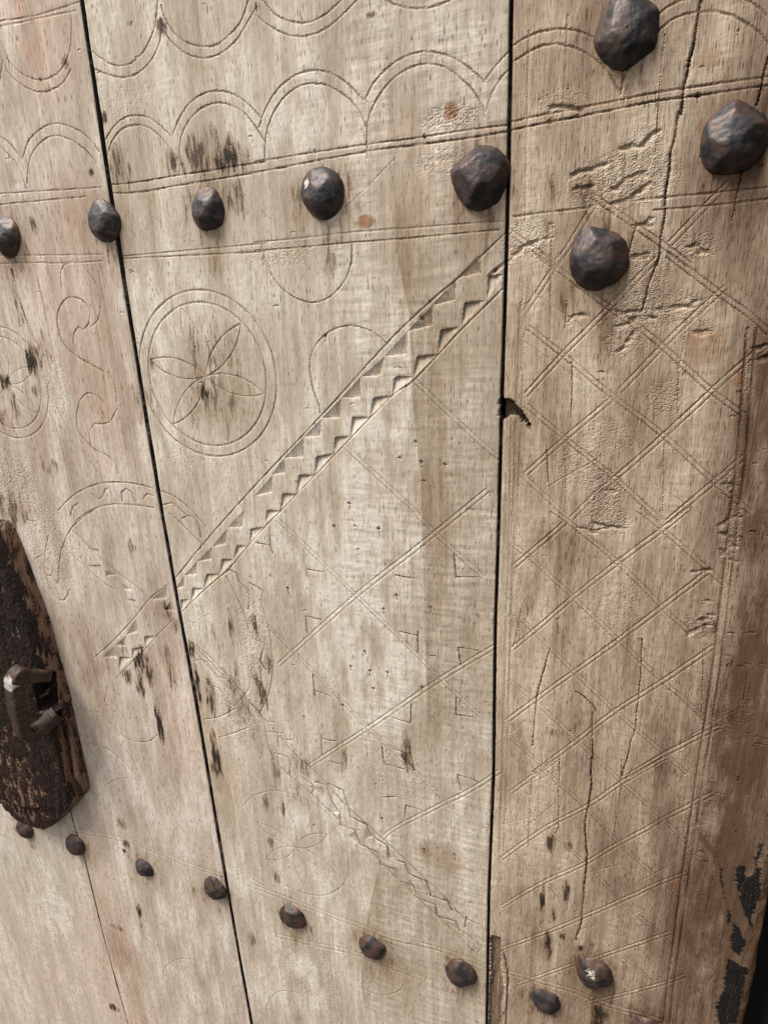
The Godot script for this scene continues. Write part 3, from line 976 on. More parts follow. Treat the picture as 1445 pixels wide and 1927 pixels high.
	cut(1.4, 0.6, 0.25, "-231.4 -569.8 -225.6 -578.6 -218.8 -586.6 -211 -593.6 -202.5 -599.7 -193.2 -604.7 -183.4 -608.5 -173.3 -611.1 -162.9 -612.4 -152.4 -612.4 -142 -611.2 -131.8 -608.7 -122 -604.9 -112.7 -600 -104.1 -594 -96.3 -587 -89.4 -579 -83.6 -570.3 -78.9 -561 -75.3 -551.1 -73 -540.9 -71.9 -530.4 -72.2 -519.9 -73.7 -509.5 -76.5 -499.4 -80.5 -489.7 -85.6 -480.6 -91.9 -472.2")
	cut(1.4, 0.5, 0.15, "-73.7 -478.8 -77.7 -472.5 -82.2 -466.5 -87.1 -460.8 -92.5 -455.6 -98.2 -450.8 -104.3 -446.4 -110.7 -442.6 -117.4 -439.2 -124.3 -436.4 -131.5 -434.1 -138.7 -432.4 -146.1 -431.2 -153.6 -430.6 -161.1 -430.6 -168.6 -431.2 -176 -432.4 -183.2 -434.1 -190.4 -436.4 -197.3 -439.2 -204 -442.6 -210.4 -446.4 -216.5 -450.8 -222.2 -455.6 -227.6 -460.8 -232.5 -466.5 -237 -472.5 -241 -478.8")
	cut(1.2, 0.5, 0.55, "-157.3 -527.1 -148.6 -525.3 -140.2 -522.4 -132.3 -518.3 -124.9 -513.3 -118.3 -507.4 -112.5 -500.7 -107.6 -493.2 -103.7 -485.2")
	cut(1.2, 0.5, 0.55, "-157.3 -527.1 -153.5 -519.1 -148.6 -511.6 -142.8 -504.9 -136.1 -499 -128.8 -494 -120.8 -489.9 -112.4 -487 -103.7 -485.2")
	cut(1.2, 0.5, 0.2, "-157.3 -527.1 -154.6 -518.6 -152.9 -509.9 -152.4 -501 -153.1 -492.1 -154.9 -483.4 -157.8 -475 -161.8 -467.1 -166.8 -459.7")
	cut(1.2, 0.5, 0.2, "-157.3 -527.1 -162.4 -519.7 -166.4 -511.8 -169.3 -503.4 -171.1 -494.7 -171.8 -485.8 -171.3 -476.9 -169.6 -468.2 -166.8 -459.7")
	cut(1.2, 0.5, 0.25, "-157.3 -527.1 -163.3 -520.5 -170 -514.7 -177.5 -509.8 -185.5 -505.9 -193.9 -503.1 -202.7 -501.5 -211.6 -500.9 -220.5 -501.6")
	cut(1.2, 0.5, 0.25, "-157.3 -527.1 -166.2 -527.8 -175.1 -527.3 -183.9 -525.6 -192.3 -522.8 -200.3 -518.9 -207.8 -514.1 -214.5 -508.2 -220.5 -501.6")
	cut(1.2, 0.5, 0.3, "-157.3 -527.1 -166.1 -528.9 -174.5 -531.9 -182.4 -535.9 -189.8 -540.9 -196.4 -546.8 -202.2 -553.5 -207.1 -561 -211 -569")
	cut(1.2, 0.5, 0.3, "-157.3 -527.1 -161.2 -535.1 -166.1 -542.6 -171.9 -549.3 -178.6 -555.2 -185.9 -560.3 -193.9 -564.3 -202.3 -567.2 -211 -569")
	cut(1.2, 0.5, 0.4, "-157.3 -527.1 -160.1 -535.6 -161.8 -544.3 -162.3 -553.2 -161.6 -562.1 -159.8 -570.8 -156.9 -579.2 -152.9 -587.2 -147.9 -594.5")
	cut(1.2, 0.5, 0.4, "-157.3 -527.1 -152.3 -534.5 -148.3 -542.4 -145.4 -550.8 -143.6 -559.5 -142.9 -568.4 -143.4 -577.3 -145.1 -586.1 -147.9 -594.5")
	cut(1.2, 0.5, 0.15, "-157.3 -527.1 -151.4 -533.7 -144.7 -539.6 -137.2 -544.4 -129.2 -548.3 -120.8 -551.1 -112 -552.8 -103.1 -553.3 -94.2 -552.6")
	cut(1.2, 0.5, 0.15, "-157.3 -527.1 -148.5 -526.4 -139.6 -527 -130.8 -528.6 -122.4 -531.4 -114.4 -535.3 -106.9 -540.2 -100.2 -546 -94.2 -552.6")
	cut(1.2, 1.1, 0.66, "-125.4 273.4 -120.4 256.8 -108.6 240.7 -91.9 228.9 -72.7 223.6 -55.4 226.5 -40.1 236.5 -29.1 249.9 -24.1 266.8")
	cut(1.2, 1.1, 0.6, "-25.7 257 -23.5 278.1")
	cut(1.2, 1.1, 0.38, "-127.7 283.8 -126.6 273 -126.1 263")
	cut(1.2, 1.1, 0.71, "-71.3 108.4 -71.9 116.4 -77.5 132.3 -80.6 155.9 -76.6 173.3 -62.3 189.1 -46.7 197 -29.8 199.3 -13.4 196.1 0.5 188.6 10.3 180.2")
	cut(1.3, 0.96, 0.71, "-392.4 204.2 -380 212.5 -375 225.2 -380.4 236.1 -393.7 242.6 -408.6 242.6 -423.1 233.5 -431.6 218.5 -432.1 198.5 -423.6 182.6 -410.4 173.4 -394 165.3 -369.4 153.9")
	cut(1.3, 0.96, 0.6, "-392.4 204.2 -398.8 208.7 -408.5 200.2 -412.7 189.1 -412.4 177.9")
	cut(1.3, 0.96, 0.33, "-414.7 254.6 -411.9 271.4 -405.4 279.3 -389.6 283.5")
	cut(1.3, 0.96, 0.27, "-378.8 279.8 -360.8 258.2 -357.3 235.2 -364.4 216.3 -378 208.1")
	cut(1.3, 0.96, 0.55, "-402.8 127.4 -417.5 117.9 -428.5 98.5 -430.6 76.6 -420.6 64.6 -407.4 52.8 -389.6 47.4 -376.3 37 -373.2 22.3")
	cut(1.3, 0.96, 0.49, "-402.8 127.4 -388.1 124.1 -376.7 113.7")
	cut(1.3, 0.96, 0.6, "-358.5 107.1 -374.2 90.3 -387.1 87.6 -399.3 88.4 -409.1 79.7 -412.4 72.3 -412.7 57.5")
	cut(1.3, 0.96, 0.49, "-410.4 25.2 -400.9 10.5")
	cut(1.3, 0.96, 0.22, "-363.7 152.7 -355.2 136.9 -356.6 116.4")
	cut(2.2, 0.8, 0.25, "-453.4 282.2 -448.9 230.1 -447.6 150.6 -446.1 66.2 -442.6 53.8")
	cut(1.5, 0.96, 0.38, "-476.5 102.4 -466.1 65.5 -463 -9.1")
	cut(2, 0.6, 0.1, "-352.4 270.1 -348.3 183.6 -343.4 93.4 -342 9.2")
	cut(2, 1.6, 0.8, "-492.1 280.2 -486.9 231.5 -475.7 190.3")
	cut(2, 0.5, 0.1, "-334.6 287.1 -336.8 183.4 -336.2 70.1")
	cut(1.5, 0.36, 0.11, "-367.9 277.1 -367.8 227.1 -373.7 92.7")
	cut(0.87, 3, 0.9, "-334.1 276.5 -332.2 298.2")
	cut(1.4, 1.1, 0.66, "-496.3 -38.5 -462.6 -14.4 -432.6 -0.5 -404.7 7.7 -375.5 10.8 -347.9 10.1 -318.5 5.8")
	cut(1.4, 1.1, 0.49, "-464.7 -50.8 -441 -36.7 -412 -25.1 -385.2 -20.4 -353.6 -19.3 -323.4 -20.7")
	cut(1.4, 1.1, 0.55, "-307.2 2.9 -290.5 -2.1 -272 -13 -259.5 -24.3 -244.8 -40.3")
	cut(1.4, 1.1, 0.49, "-307.5 -15.7 -292.2 -12.1 -281.8 -19.9 -269 -30")
	cut(1.4, 1.1, 0.6, "-428.3 -32.3 -453.4 -46.4 -473.9 -60.5 -490.7 -78.7 -506.8 -100.2 -516.6 -124.5 -526.3 -155.2")
	cut(1.4, 1.1, 0.38, "-475.3 -66.1 -452.5 -86.1 -429.8 -105.9 -406.6 -122.8 -376.9 -138.6 -357.5 -155.7")
	cut(1.4, 1.1, 0.33, "-513.6 -78.2 -491 -101.4 -464.2 -121.2 -437.5 -140.8 -419.1 -149.9")
	cut(1.4, 1.1, 0.49, "-524 -76.3 -539.4 -106.6 -549.4 -137.2 -544.2 -166.6 -529.7 -182.8 -520.1 -181.5 -504.1 -161.2")
	cut(1.4, 1.1, 0.43, "-300.6 -27 -284.8 -38.2 -266.9 -54.2 -254 -64.3")
	cut(1.4, 1.1, 0.6, "-428 -9.3 -416.5 -16.3 -407.1 -10.4 -401.8 -1 -396.7 0.6")
	cut(1.4, 1.1, 0.71, "-374.8 -15.8 -373.7 -2.9 -364.7 2.7 -356.3 -1.8 -354.2 -14.2")
	cut(1.4, 1.1, 0.49, "-473.5 -44.8 -466.6 -30.7 -454.9 -24.4")
	cut(1.4, 1.1, 0.6, "-339.7 -10.6 -332.1 -2.6 -320.4 -4.2")
	cut(1.4, 1.1, 0.71, "-279.3 -31.5 -271.4 -27.1 -260.3 -29.8 -255.2 -43 -254.2 -55.5")
	cut(1.4, 1.1, 0.71, "-563.4 -119.6 -542.1 -109.8")
	cut(1.4, 1.1, 0.6, "-563.1 -58.6 -544.6 -58.4")
	cut(1.4, 1.1, 0.6, "-532.2 -135.1 -538.4 -144.8 -545.7 -144.2")
	cut(1.3, 1.2, 0.66, "128.2 275.5 82.9 238.7 59.1 221.6 10.8 181.7 -73.6 102.2 -165.2 19 -240.5 -52.7 -304.9 -118.4")
	cut(1.3, 1.1, 0.49, "126 227.2 88.8 193.6 63 168.4 36.3 142.4 12.5 127 -49.7 68.6 -110.1 11.6 -172.7 -48.2 -216 -93.8 -257.1 -127.6 -301.5 -167.7")
	cut(1.3, 1.1, 0.43, "-321.5 -131.4 -354.2 -155.2 -386.7 -188.6 -437.3 -235.6 -481 -271.3")
	cut(1.1, 0.84, 0.38, "-321.1 -184.2 -355.5 -215.7 -375.9 -237 -409 -267.4 -443.6 -299.2")
	cut(2.4, 1.6, 0.9, "113.1 239.5 119.8 244.7 129 250.5")
	cut(1.3, 1.1, 0.6, "-301.3 -211.8 -264.5 -240.2 -224.5 -281.9 -191.2 -312.9 -179.1 -376.4 -124.7 -420.6 -81.1 -454.6 -20.8 -508 5.7 -533 59.8 -574.2 110.9 -616.8")
	cut(1.3, 1.1, 0.66, "-293.7 -214.6 -261.8 -233.8 -208.3 -290.3 -145.4 -358.8 -118.2 -378.7 -69 -425.5 -40.3 -448.7 -8.7 -471.6 44.7 -515.5 75.5 -541.5 88.6 -555.8 115.3 -562.5")
	cut(1.3, 1.1, 0.6, "-292.7 -242.7 -279.7 -238.8 -270.9 -241.5 -255.1 -260.3 -243.2 -262.3")
	cut(1.3, 1.1, 0.43, "-272.9 -277.2 -257.8 -280 -250 -290.2 -248 -298.8 -236.6 -305.3 -219.3 -286.6 -205 -266.2 -196.9 -233.3")
	cut(1.3, 1.1, 0.38, "-233.9 -307.7 -250.9 -320.6 -267.8 -330.6 -291.3 -339.1")
	cut(1.3, 1.1, 0.38, "-234.1 -309.2 -221.3 -328.9")
	cut(1.3, 1.1, 0.27, "-265.9 -362.8 -242.4 -350.8 -216 -335.2")
	cut(1.3, 1.1, 0.77, "-223.5 -100.4 -215.8 -95.6 -206.5 -99.6 -203.7 -110.8 -192.3 -119.6 -189.6 -132.1 -194.3 -148.5")
	cut(1.3, 1.1, 0.6, "-188.4 -110.1 -169 -119")
	cut(1.3, 1.1, 0.6, "-222.7 -105.5 -209.5 -134.9 -199 -165.1 -197.8 -178.4")
	cut(1.3, 1.1, 0.6, "-186 -173.8 -192.1 -191 -177 -193.8")
	cut(1.3, 1.1, 0.22, "-458.1 -282.9 -459.4 -305.6 -480.7 -352.7")
	cut(1.3, 1.1, 0.49, "-476.6 -385.5 -464.7 -399.8 -444.6 -410.3 -422.8 -410.6 -399.7 -402.5 -382.7 -386.6")
	cut(1.3, 1.1, 0.27, "-527 -439.6 -492.5 -441.5 -461.8 -458.3 -443.2 -478.1")
	cut(1.3, 1.1, 0.6, "-137.3 -396 -118.1 -406 -122 -419.6")
	cut(2, 1.2, 0.68, "-114.7 -398.8 -97.9 -400.2")
	cut(2, 1.2, 0.68, "-97.9 -400.2 -92.5 -423.3")
	cut(2, 1.2, 0.68, "-92.5 -423.3 -81 -441.6")
	cut(2, 1.2, 0.68, "-81 -441.6 -80.9 -462.1")
	cut(2, 1.2, 0.68, "-80.9 -462.1 -60 -463.3")
	cut(2, 1.2, 0.68, "-60 -463.3 -52.9 -486.4")
	cut(2, 1.2, 0.68, "-52.9 -486.4 -25.8 -491.4")
	cut(2, 1.2, 0.68, "-25.8 -491.4 -23.8 -511.7")
	cut(2, 1.2, 0.68, "-23.8 -511.7 0.4 -512.5")
	cut(2, 1.2, 0.68, "0.4 -512.5 2.6 -531.2")
	cut(2, 1.2, 0.68, "2.6 -531.2 23.9 -529.6")
	cut(2, 1.2, 0.68, "23.9 -529.6 28.7 -550.6")
	cut(2, 1.2, 0.68, "28.7 -550.6 54.8 -553.3")
	cut(2, 1.2, 0.68, "54.8 -553.3 57.3 -572")
	cut(2, 1.2, 0.68, "57.3 -572 83 -571.3")
	cut(2, 1.2, 0.68, "83 -571.3 88.1 -585.6")
	cut(2, 1.2, 0.72, "-94.9 -396.3 -73.1 -400.6")
	cut(2, 1.2, 0.72, "-73.1 -400.6 -66.3 -426.2")
	cut(2, 1.2, 0.72, "-66.3 -426.2 -64.5 -442.7")
	cut(2, 1.2, 0.72, "-64.5 -442.7 -41.6 -449.4")
	cut(2, 1.2, 0.72, "-41.6 -449.4 -36.9 -465.1")
	cut(2, 1.2, 0.72, "-36.9 -465.1 -11.7 -473.9")
	cut(2, 1.2, 0.72, "-11.7 -473.9 -11 -494.2")
	cut(2, 1.2, 0.72, "-11 -494.2 12.8 -495.3")
	cut(2, 1.2, 0.72, "12.8 -495.3 17.6 -512.6")
	cut(2, 1.2, 0.72, "17.6 -512.6 42.3 -516.2")
	cut(2, 1.2, 0.72, "42.3 -516.2 48.5 -539.6")
	cut(2, 1.2, 0.72, "48.5 -539.6 71.5 -540.2")
	cut(2, 1.2, 0.72, "71.5 -540.2 77.9 -553.8")
	cut(1.3, 1.1, 0.49, "-199.6 -288.3 -190.8 -315.8 -167.6 -316.3 -167 -339.9 -146.7 -337.9")
	cut(1.3, 1.1, 0.49, "-186.9 -334.3 -160.3 -330.8")
	cut(1.3, 1.1, 0.6, "-169.2 -333 -168.5 -355.4")
	cut(1.3, 1.1, 0.49, "-175.6 -367.9 -155.2 -368.7 -150.8 -384.4")
	cut(1.3, 1.1, 0.82, "98 -555.3 95.6 -575.8")
	cut(1.3, 1.1, 0.38, "59.9 -572.6 113.4 -596.2 113.6 -614.4")
	cut(1.3, 1.1, 0.38, "-302 -216.1 -256.9 -262.2 -229.4 -286.3")
	cut(1.2, 0.88, 0.24, "37.5 141 74.3 107.6 110.6 75.9 125.8 64.3")
	cut(1.2, 0.66, 0.24, "40.8 144.8 77.5 111.4 113.9 79.7 129.1 68.1")
	cut(1.2, 0.88, 0.24, "-46.1 70.5 34.9 1.6")
	cut(1.2, 0.66, 0.24, "-42.8 74.3 38.1 5.4")
	cut(1.2, 0.88, 0.24, "32.8 3.1 59.7 -24.1 110.9 -66.6")
	cut(1.2, 0.66, 0.24, "36.1 6.8 63 -20.4 114.3 -62.9")
	cut(1.2, 0.88, 0.24, "-140.3 -22.4 -40.8 -109.3 62.8 -202.7 109.3 -242.6")
	cut(1.2, 0.66, 0.24, "-137 -18.7 -37.5 -105.6 66.2 -198.9 112.6 -238.8")
	cut(1.2, 0.88, 0.18, "-168.4 -169.9 -136 -200.3 -34.8 -292.1 28.3 -345.5")
	cut(1.2, 0.66, 0.18, "-165.1 -166.2 -132.6 -196.6 -31.5 -288.3 31.7 -341.8")
	cut(1.2, 0.88, 0.072, "23.6 -341.1 50 -363.3 85.7 -393.8")
	cut(1.2, 0.66, 0.072, "26.8 -337.3 53.2 -359.5 89 -390")
	cut(1.2, 0.88, 0.18, "114.3 34.5 38.4 -35.4 -41.2 -106.4 -136.5 -200.8 -157.5 -221.9")
	cut(1.2, 0.66, 0.18, "117.7 30.9 41.8 -39 -37.7 -110.1 -133.1 -204.5 -154 -225.6")
	cut(1.2, 0.88, 0.21, "126.6 -144 62.8 -198.9 -34.9 -291.1 -122.9 -371.5")
	cut(1.2, 0.66, 0.21, "130 -147.7 66.2 -202.6 -31.6 -294.8 -119.6 -375.2")
	cut(1.2, 0.88, 0.18, "134.5 -309.7 103.8 -343.9 42.1 -399.4 -4.6 -442.8 -21.2 -463.7")
	cut(1.2, 0.66, 0.18, "138 -313.3 107.4 -347.5 45.6 -402.9 -1.1 -446.3 -17.6 -467.3")
	cut(1.1, 1.3, 0.82, "-105.3 -56.1 -103.2 -91.8")
	cut(1.1, 1.3, 0.82, "-102.3 -81.3 -78.9 -82.7")
	cut(1.1, 1.3, 0.82, "11.8 -75.1 34.6 -76.8")
	cut(1.1, 1.3, 0.82, "32.2 -52.4 34.6 -76.8")
	cut(1.1, 1.3, 0.82, "79.9 -40.6 83 -69.5")
	cut(1.1, 1.3, 0.82, "82 -67.9 108.6 -65.5")
	cut(1.1, 1.3, 0.82, "-110 -145.7 -87.9 -147.3")
	cut(1.1, 1.3, 0.82, "-110 -145.7 -109.8 -169.2")
	cut(1.1, 1.3, 0.82, "14.3 -146.8 37 -148.6")
	cut(1.1, 1.3, 0.82, "37.1 -142.6 36.6 -171.6")
	cut(1.1, 1.3, 0.82, "85.4 -155.2 107.7 -155.5")
	cut(1.1, 1.3, 0.82, "85.4 -155.2 88.3 -177.8")
	cut(1.1, 1.3, 0.82, "-106 -228.1 -105.8 -260.9")
	cut(1.1, 1.3, 0.82, "-103.8 -252.2 -81.6 -255.8")
	cut(1.1, 1.3, 0.82, "82.9 -220.6 83 -245.8")
	cut(1.1, 1.3, 0.82, "83 -245.8 103.4 -243.7")
	cut(1.1, 1.3, 0.82, "0.1 -267.4 25.4 -270.9")
	cut(1.1, 1.3, 0.82, "27.2 -241.6 25.4 -272.3")
	cut(1.1, 1.3, 0.82, "-100.5 -317.7 -101.5 -351.6")
	cut(1.1, 1.3, 0.82, "-101 -325.1 -79.3 -324")
	cut(1.1, 1.3, 0.82, "-92.3 -358.1 -70.7 -359.6")
	cut(1.1, 1.3, 0.82, "-149.9 -31 -151.3 -57.3 -148.4 -66.7")
	cut(1.1, 1.3, 0.82, "-172 -53.4 -152.5 -56.3")
	cut(1.1, 1.3, 0.82, "-13.9 -316 -12.3 -341")
	cut(1.1, 1.3, 0.82, "-9.8 -341.8 15.3 -342")
	cut(1.1, 1.3, 0.82, "84.8 -331.1 89.1 -353.3")
	cut(1.1, 1.3, 0.82, "84.8 -331.1 110 -334.9")
	cut(1.1, 1.3, 0.82, "16.4 -397.9 13.7 -424")
	cut(1.1, 1.3, 0.82, "16.4 -398.7 42.6 -400.1")
	cut(1.1, 1.3, 0.82, "-16.9 -396 4 -388.4")
	cut(1.4, 0.96, 0.43, "-179.9 -112.8 -168.4 -118.9 -173.1 -137.6 -165.6 -170.5 -164.7 -202.5 -167.3 -241.5 -178.1 -277.8 -192.5 -304.3")
	cut(2, 1.2, 0.8, "-185 -157.7 -182.9 -189.4 -175.5 -199 -183.7 -222.4 -176.5 -235")
	cut(2, 1.2, 0.8, "-195.6 -252.8 -187.4 -256.8 -180.7 -275.5")
	cut(1.3, 3.2, 1, "-63.2 -22.5 -62.3 -23.6")
	cut(0.8, 1.2, 0.7, "-62.8 -21 -62.3 -28")
	cut(0.6, 0.8, 0.4, "-65.3 -22.7 -59.8 -23.4")
	cut(1.3, 3.2, 1, "-36.7 -19 -35.8 -20.1")
	cut(0.8, 1.2, 0.7, "-36.3 -17.5 -35.8 -25.5")
	cut(0.6, 0.8, 0.4, "-38.8 -19.2 -33.3 -19.9")
	cut(1.3, 3.2, 1, "-6.9 -19.6 -6 -20.7")
	cut(0.8, 1.2, 0.7, "-6.5 -18.1 -6 -28.1")
	cut(0.6, 0.8, 0.4, "-9 -19.8 -3.5 -20.5")
	cut(1.3, 3.2, 1, "-33.5 -47.2 -32.6 -48.3")
	cut(0.8, 1.2, 0.7, "-33.1 -45.7 -32.6 -54.7")
	cut(0.6, 0.8, 0.4, "-35.6 -47.4 -30.1 -48.1")
	cut(1.3, 3.2, 1, "-132.7 -110.5 -131.8 -111.6")
	cut(0.8, 1.2, 0.7, "-132.3 -109 -131.8 -118")
	cut(0.6, 0.8, 0.4, "-134.8 -110.7 -129.3 -111.4")
	cut(1.3, 3.2, 1, "-4.9 -119.9 -4 -121")
	cut(0.8, 1.2, 0.7, "-4.5 -118.4 -4 -126.4")
	cut(0.6, 0.8, 0.4, "-7 -120.1 -1.5 -120.8")
	cut(1.3, 3.2, 1, "52.7 -109.1 53.6 -110.2")
	cut(0.8, 1.2, 0.7, "53.1 -107.6 53.6 -115.6")
	cut(0.6, 0.8, 0.4, "50.6 -109.3 56.1 -110")
	cut(1.3, 3.2, 1, "-31.6 -181.3 -30.7 -182.4")
	cut(0.8, 1.2, 0.7, "-31.2 -179.8 -30.7 -185.8")
	cut(0.6, 0.8, 0.4, "-33.7 -181.5 -28.2 -182.2")
	cut(1.3, 3.2, 1, "-52.1 -205.2 -51.2 -206.3")
	cut(0.8, 1.2, 0.7, "-51.7 -203.7 -51.2 -212.7")
	cut(0.6, 0.8, 0.4, "-54.2 -205.4 -48.7 -206.1")
	cut(1.3, 3.2, 1, "-26.9 -206.8 -26 -207.9")
	cut(0.8, 1.2, 0.7, "-26.5 -205.3 -26 -215.3")
	cut(0.6, 0.8, 0.4, "-29 -207 -23.5 -207.7")
	cut(1.3, 3.2, 1, "-3.1 -204.8 -2.2 -205.9")
	cut(0.8, 1.2, 0.7, "-2.7 -203.3 -2.2 -211.3")
	cut(0.6, 0.8, 0.4, "-5.2 -205 0.3 -205.7")
	cut(1.3, 3.2, 1, "-23.5 -231.4 -22.6 -232.5")
	cut(0.8, 1.2, 0.7, "-23.1 -229.9 -22.6 -237.9")
	cut(0.6, 0.8, 0.4, "-25.6 -231.6 -20.1 -232.3")
	cut(1.3, 3.2, 1, "11.8 -99.9 12.7 -101")
	cut(0.8, 1.2, 0.7, "12.2 -98.4 12.7 -106.4")
	cut(0.6, 0.8, 0.4, "9.7 -100.1 15.2 -100.8")
	cut(1.3, 3.2, 1, "40.1 -216.4 41 -217.5")
	cut(0.8, 1.2, 0.7, "40.5 -214.9 41 -223.9")
	cut(0.6, 0.8, 0.4, "38 -216.6 43.5 -217.3")
	cut(1.3, 3.2, 1, "-67 -265.7 -66.1 -266.8")
	cut(0.8, 1.2, 0.7, "-66.6 -264.2 -66.1 -274.2")
	cut(0.6, 0.8, 0.4, "-69.1 -265.9 -63.6 -266.6")
	cut(1.3, 3.2, 1, "-125.3 -295.7 -124.4 -296.8")
	cut(0.8, 1.2, 0.7, "-124.9 -294.2 -124.4 -300.2")
	cut(0.6, 0.8, 0.4, "-127.4 -295.9 -121.9 -296.6")
	cut(1.3, 3.2, 1, "117.4 -220.5 118.3 -221.6")
	cut(0.8, 1.2, 0.7, "117.8 -219 118.3 -225")
	cut(0.6, 0.8, 0.4, "115.3 -220.7 120.8 -221.4")
	cut(1.3, 3.2, 1, "38.2 81.2 39.1 80.1")
	cut(0.8, 1.2, 0.7, "38.6 82.7 39.1 74.7")
	cut(0.6, 0.8, 0.4, "36.1 81 41.6 80.3")
	cut(1.3, 3.2, 1, "43.9 59.7 44.8 58.6")
	cut(0.8, 1.2, 0.7, "44.3 61.2 44.8 53.2")
	cut(0.6, 0.8, 0.4, "41.8 59.5 47.3 58.8")
	cut(1.3, 3.2, 1, "69.5 58.1 70.4 57")
	cut(0.8, 1.2, 0.7, "69.9 59.6 70.4 50.6")
	cut(0.6, 0.8, 0.4, "67.4 57.9 72.9 57.2")
	cut(1.3, 3.2, 1, "46.5 38.8 47.4 37.7")
	cut(0.8, 1.2, 0.7, "46.9 40.3 47.4 34.3")
	cut(0.6, 0.8, 0.4, "44.4 38.6 49.9 37.9")
	cut(1.3, 3.2, 1, "20 62.6 20.9 61.5")
	cut(0.8, 1.2, 0.7, "20.4 64.1 20.9 56.1")
	cut(0.6, 0.8, 0.4, "17.9 62.4 23.4 61.7")
	cut(1.3, 3.2, 1, "-42.4 7.4 -41.5 6.3")
	cut(0.8, 1.2, 0.7, "-42 8.9 -41.5 -1.1")
	cut(0.6, 0.8, 0.4, "-44.5 7.2 -39 6.5")
	cut(1.3, 3.2, 1, "-60.5 190.5 -59.6 189.4")
	cut(0.8, 1.2, 0.7, "-60.1 192 -59.6 183")
	cut(0.6, 0.8, 0.4, "-62.6 190.3 -57.1 189.6")
	cut(1.3, 3.2, 1, "-26.5 -377.5 -25.6 -378.6")
	cut(0.8, 1.2, 0.7, "-26.1 -376 -25.6 -385")
	cut(0.6, 0.8, 0.4, "-28.6 -377.7 -23.1 -378.4")
	cut(1.3, 3.2, 1, "-18.5 -430.6 -17.6 -431.7")
	cut(0.8, 1.2, 0.7, "-18.1 -429.1 -17.6 -436.1")
	cut(0.6, 0.8, 0.4, "-20.6 -430.8 -15.1 -431.5")
	cut(1.3, 3.2, 1, "40.1 -461.7 41 -462.8")
	cut(0.8, 1.2, 0.7, "40.5 -460.2 41 -470.2")
	cut(0.6, 0.8, 0.4, "38 -461.9 43.5 -462.6")
	cut(1.3, 3.2, 1, "81.1 -456.5 82 -457.6")
	cut(0.8, 1.2, 0.7, "81.5 -455 82 -465")
	cut(0.6, 0.8, 0.4, "79 -456.7 84.5 -457.4")
	cut(1.3, 3.2, 1, "-123.7 -475.3 -122.8 -476.4")
	cut(0.8, 1.2, 0.7, "-123.3 -473.8 -122.8 -479.8")
	cut(0.6, 0.8, 0.4, "-125.8 -475.5 -120.3 -476.2")
	cut(2.8, 3.2, 1, "47.9 203.7 48.8 202.6")
	cut(0.8, 1.2, 0.7, "48.3 205.2 48.8 195.2")
	cut(0.6, 0.8, 0.4, "45.8 203.5 51.3 202.8")
	cut(1.2, 0.88, 0.18, "-238.3 -637 -141.8 -640.4 -51.8 -643.9 -11.9 -646.3")
	cut(1.2, 0.66, 0.18, "-238 -629 -141.5 -632.4 -51.5 -635.9 -11.5 -638.3")
	cut(1.2, 0.88, 0.15, "-11.4 -646.3 59.7 -635.9 124.2 -637.3")
	cut(1.2, 0.66, 0.15, "-12 -638.3 59.2 -627.9 123.6 -629.3")
	cut(1.2, 0.88, 0.072, "-213.7 -726.4 -147.2 -716.8 -84.1 -703.8 -18.9 -703.8 31.9 -705.5")
	cut(1.2, 0.66, 0.072, "-214.4 -718.4 -147.9 -708.8 -84.7 -695.9 -19.6 -695.8 31.3 -697.5")
	cut(1.2, 0.88, 0.09, "-268.9 -610.8 -218.8 -625.3")
	cut(1.2, 0.66, 0.09, "-266.7 -603.1 -216.6 -617.6")
	cut(1.2, 0.88, 0.072, "-604.2 -649.6 -488 -631 -374.2 -638.1 -294.9 -635.9")
	cut(1.2, 0.66, 0.072, "-604.5 -641.6 -488.3 -623 -374.5 -630.1 -295.3 -627.9")
	cut(1.1, 0.72, 0.38, "-249.5 -931.5 -244.2 -897.9 -228.2 -863.9 -208.8 -843.7 -177.2 -834.3")
	cut(1.1, 0.72, 0.38, "-66.5 -763.9 -42.4 -767.6 -18.3 -757.5 -0.3 -739.2 6 -717.4")
	cut(1.1, 0.72, 0.38, "-469.2 -941.2 -459.3 -908.8 -433.7 -878.8 -406.8 -862.1 -377.9 -853.2 -358.5 -853.1")
	cut(1.1, 0.72, 0.38, "-517.6 -521 -485.4 -498.8 -460.2 -488.1 -437.9 -489")
	cut(1.1, 0.72, 0.38, "-111.4 -838.3 -108 -861.3")
	cut(1.1, 1.2, 0.58, "200.4 296.3 234.5 271.3 268 246.8 279.4 237.5")
	cut(1.1, 0.87, 0.58, "203.1 299.8 237.1 274.9 270.6 250.4 282 241.1")
	cut(1.1, 1.1, 0.5, "263.1 246.2 303.8 214.4 329.7 195.3 344.7 181.5")
	cut(1.1, 0.82, 0.5, "265.8 249.6 306.6 217.9 332.4 198.8 347.4 185")
	cut(1.1, 0.94, 0.36, "129.9 274.4 150.4 259.2 174.4 243.1")
	cut(1.1, 0.7, 0.36, "132.4 278 152.9 262.8 176.9 246.7")
	cut(1.1, 1.1, 0.54, "157 253.1 191.8 226.5 222.7 203.6 248.3 185.8 265.9 171.4 307.4 134.4 335.2 113.5")
	cut(1.1, 0.84, 0.54, "159.7 256.6 194.5 230 225.4 207.1 251 189.2 268.6 174.9 310.1 137.9 337.9 116.9")
	cut(1.1, 0.98, 0.4, "149.5 190.8 182.3 165.5 228.2 128 271.5 95.4 319.5 52.7 351.8 26.6")
	cut(1.1, 0.73, 0.4, "152.3 194.2 185 168.9 231 131.4 274.2 98.8 322.3 56.1 354.6 30.1")
	cut(1.1, 0.98, 0.4, "150.4 118.4 188.1 87.4 235.5 51.1 279.2 12.5")
	cut(1.1, 0.73, 0.4, "153.2 121.8 190.9 90.8 238.3 54.5 282 15.9")
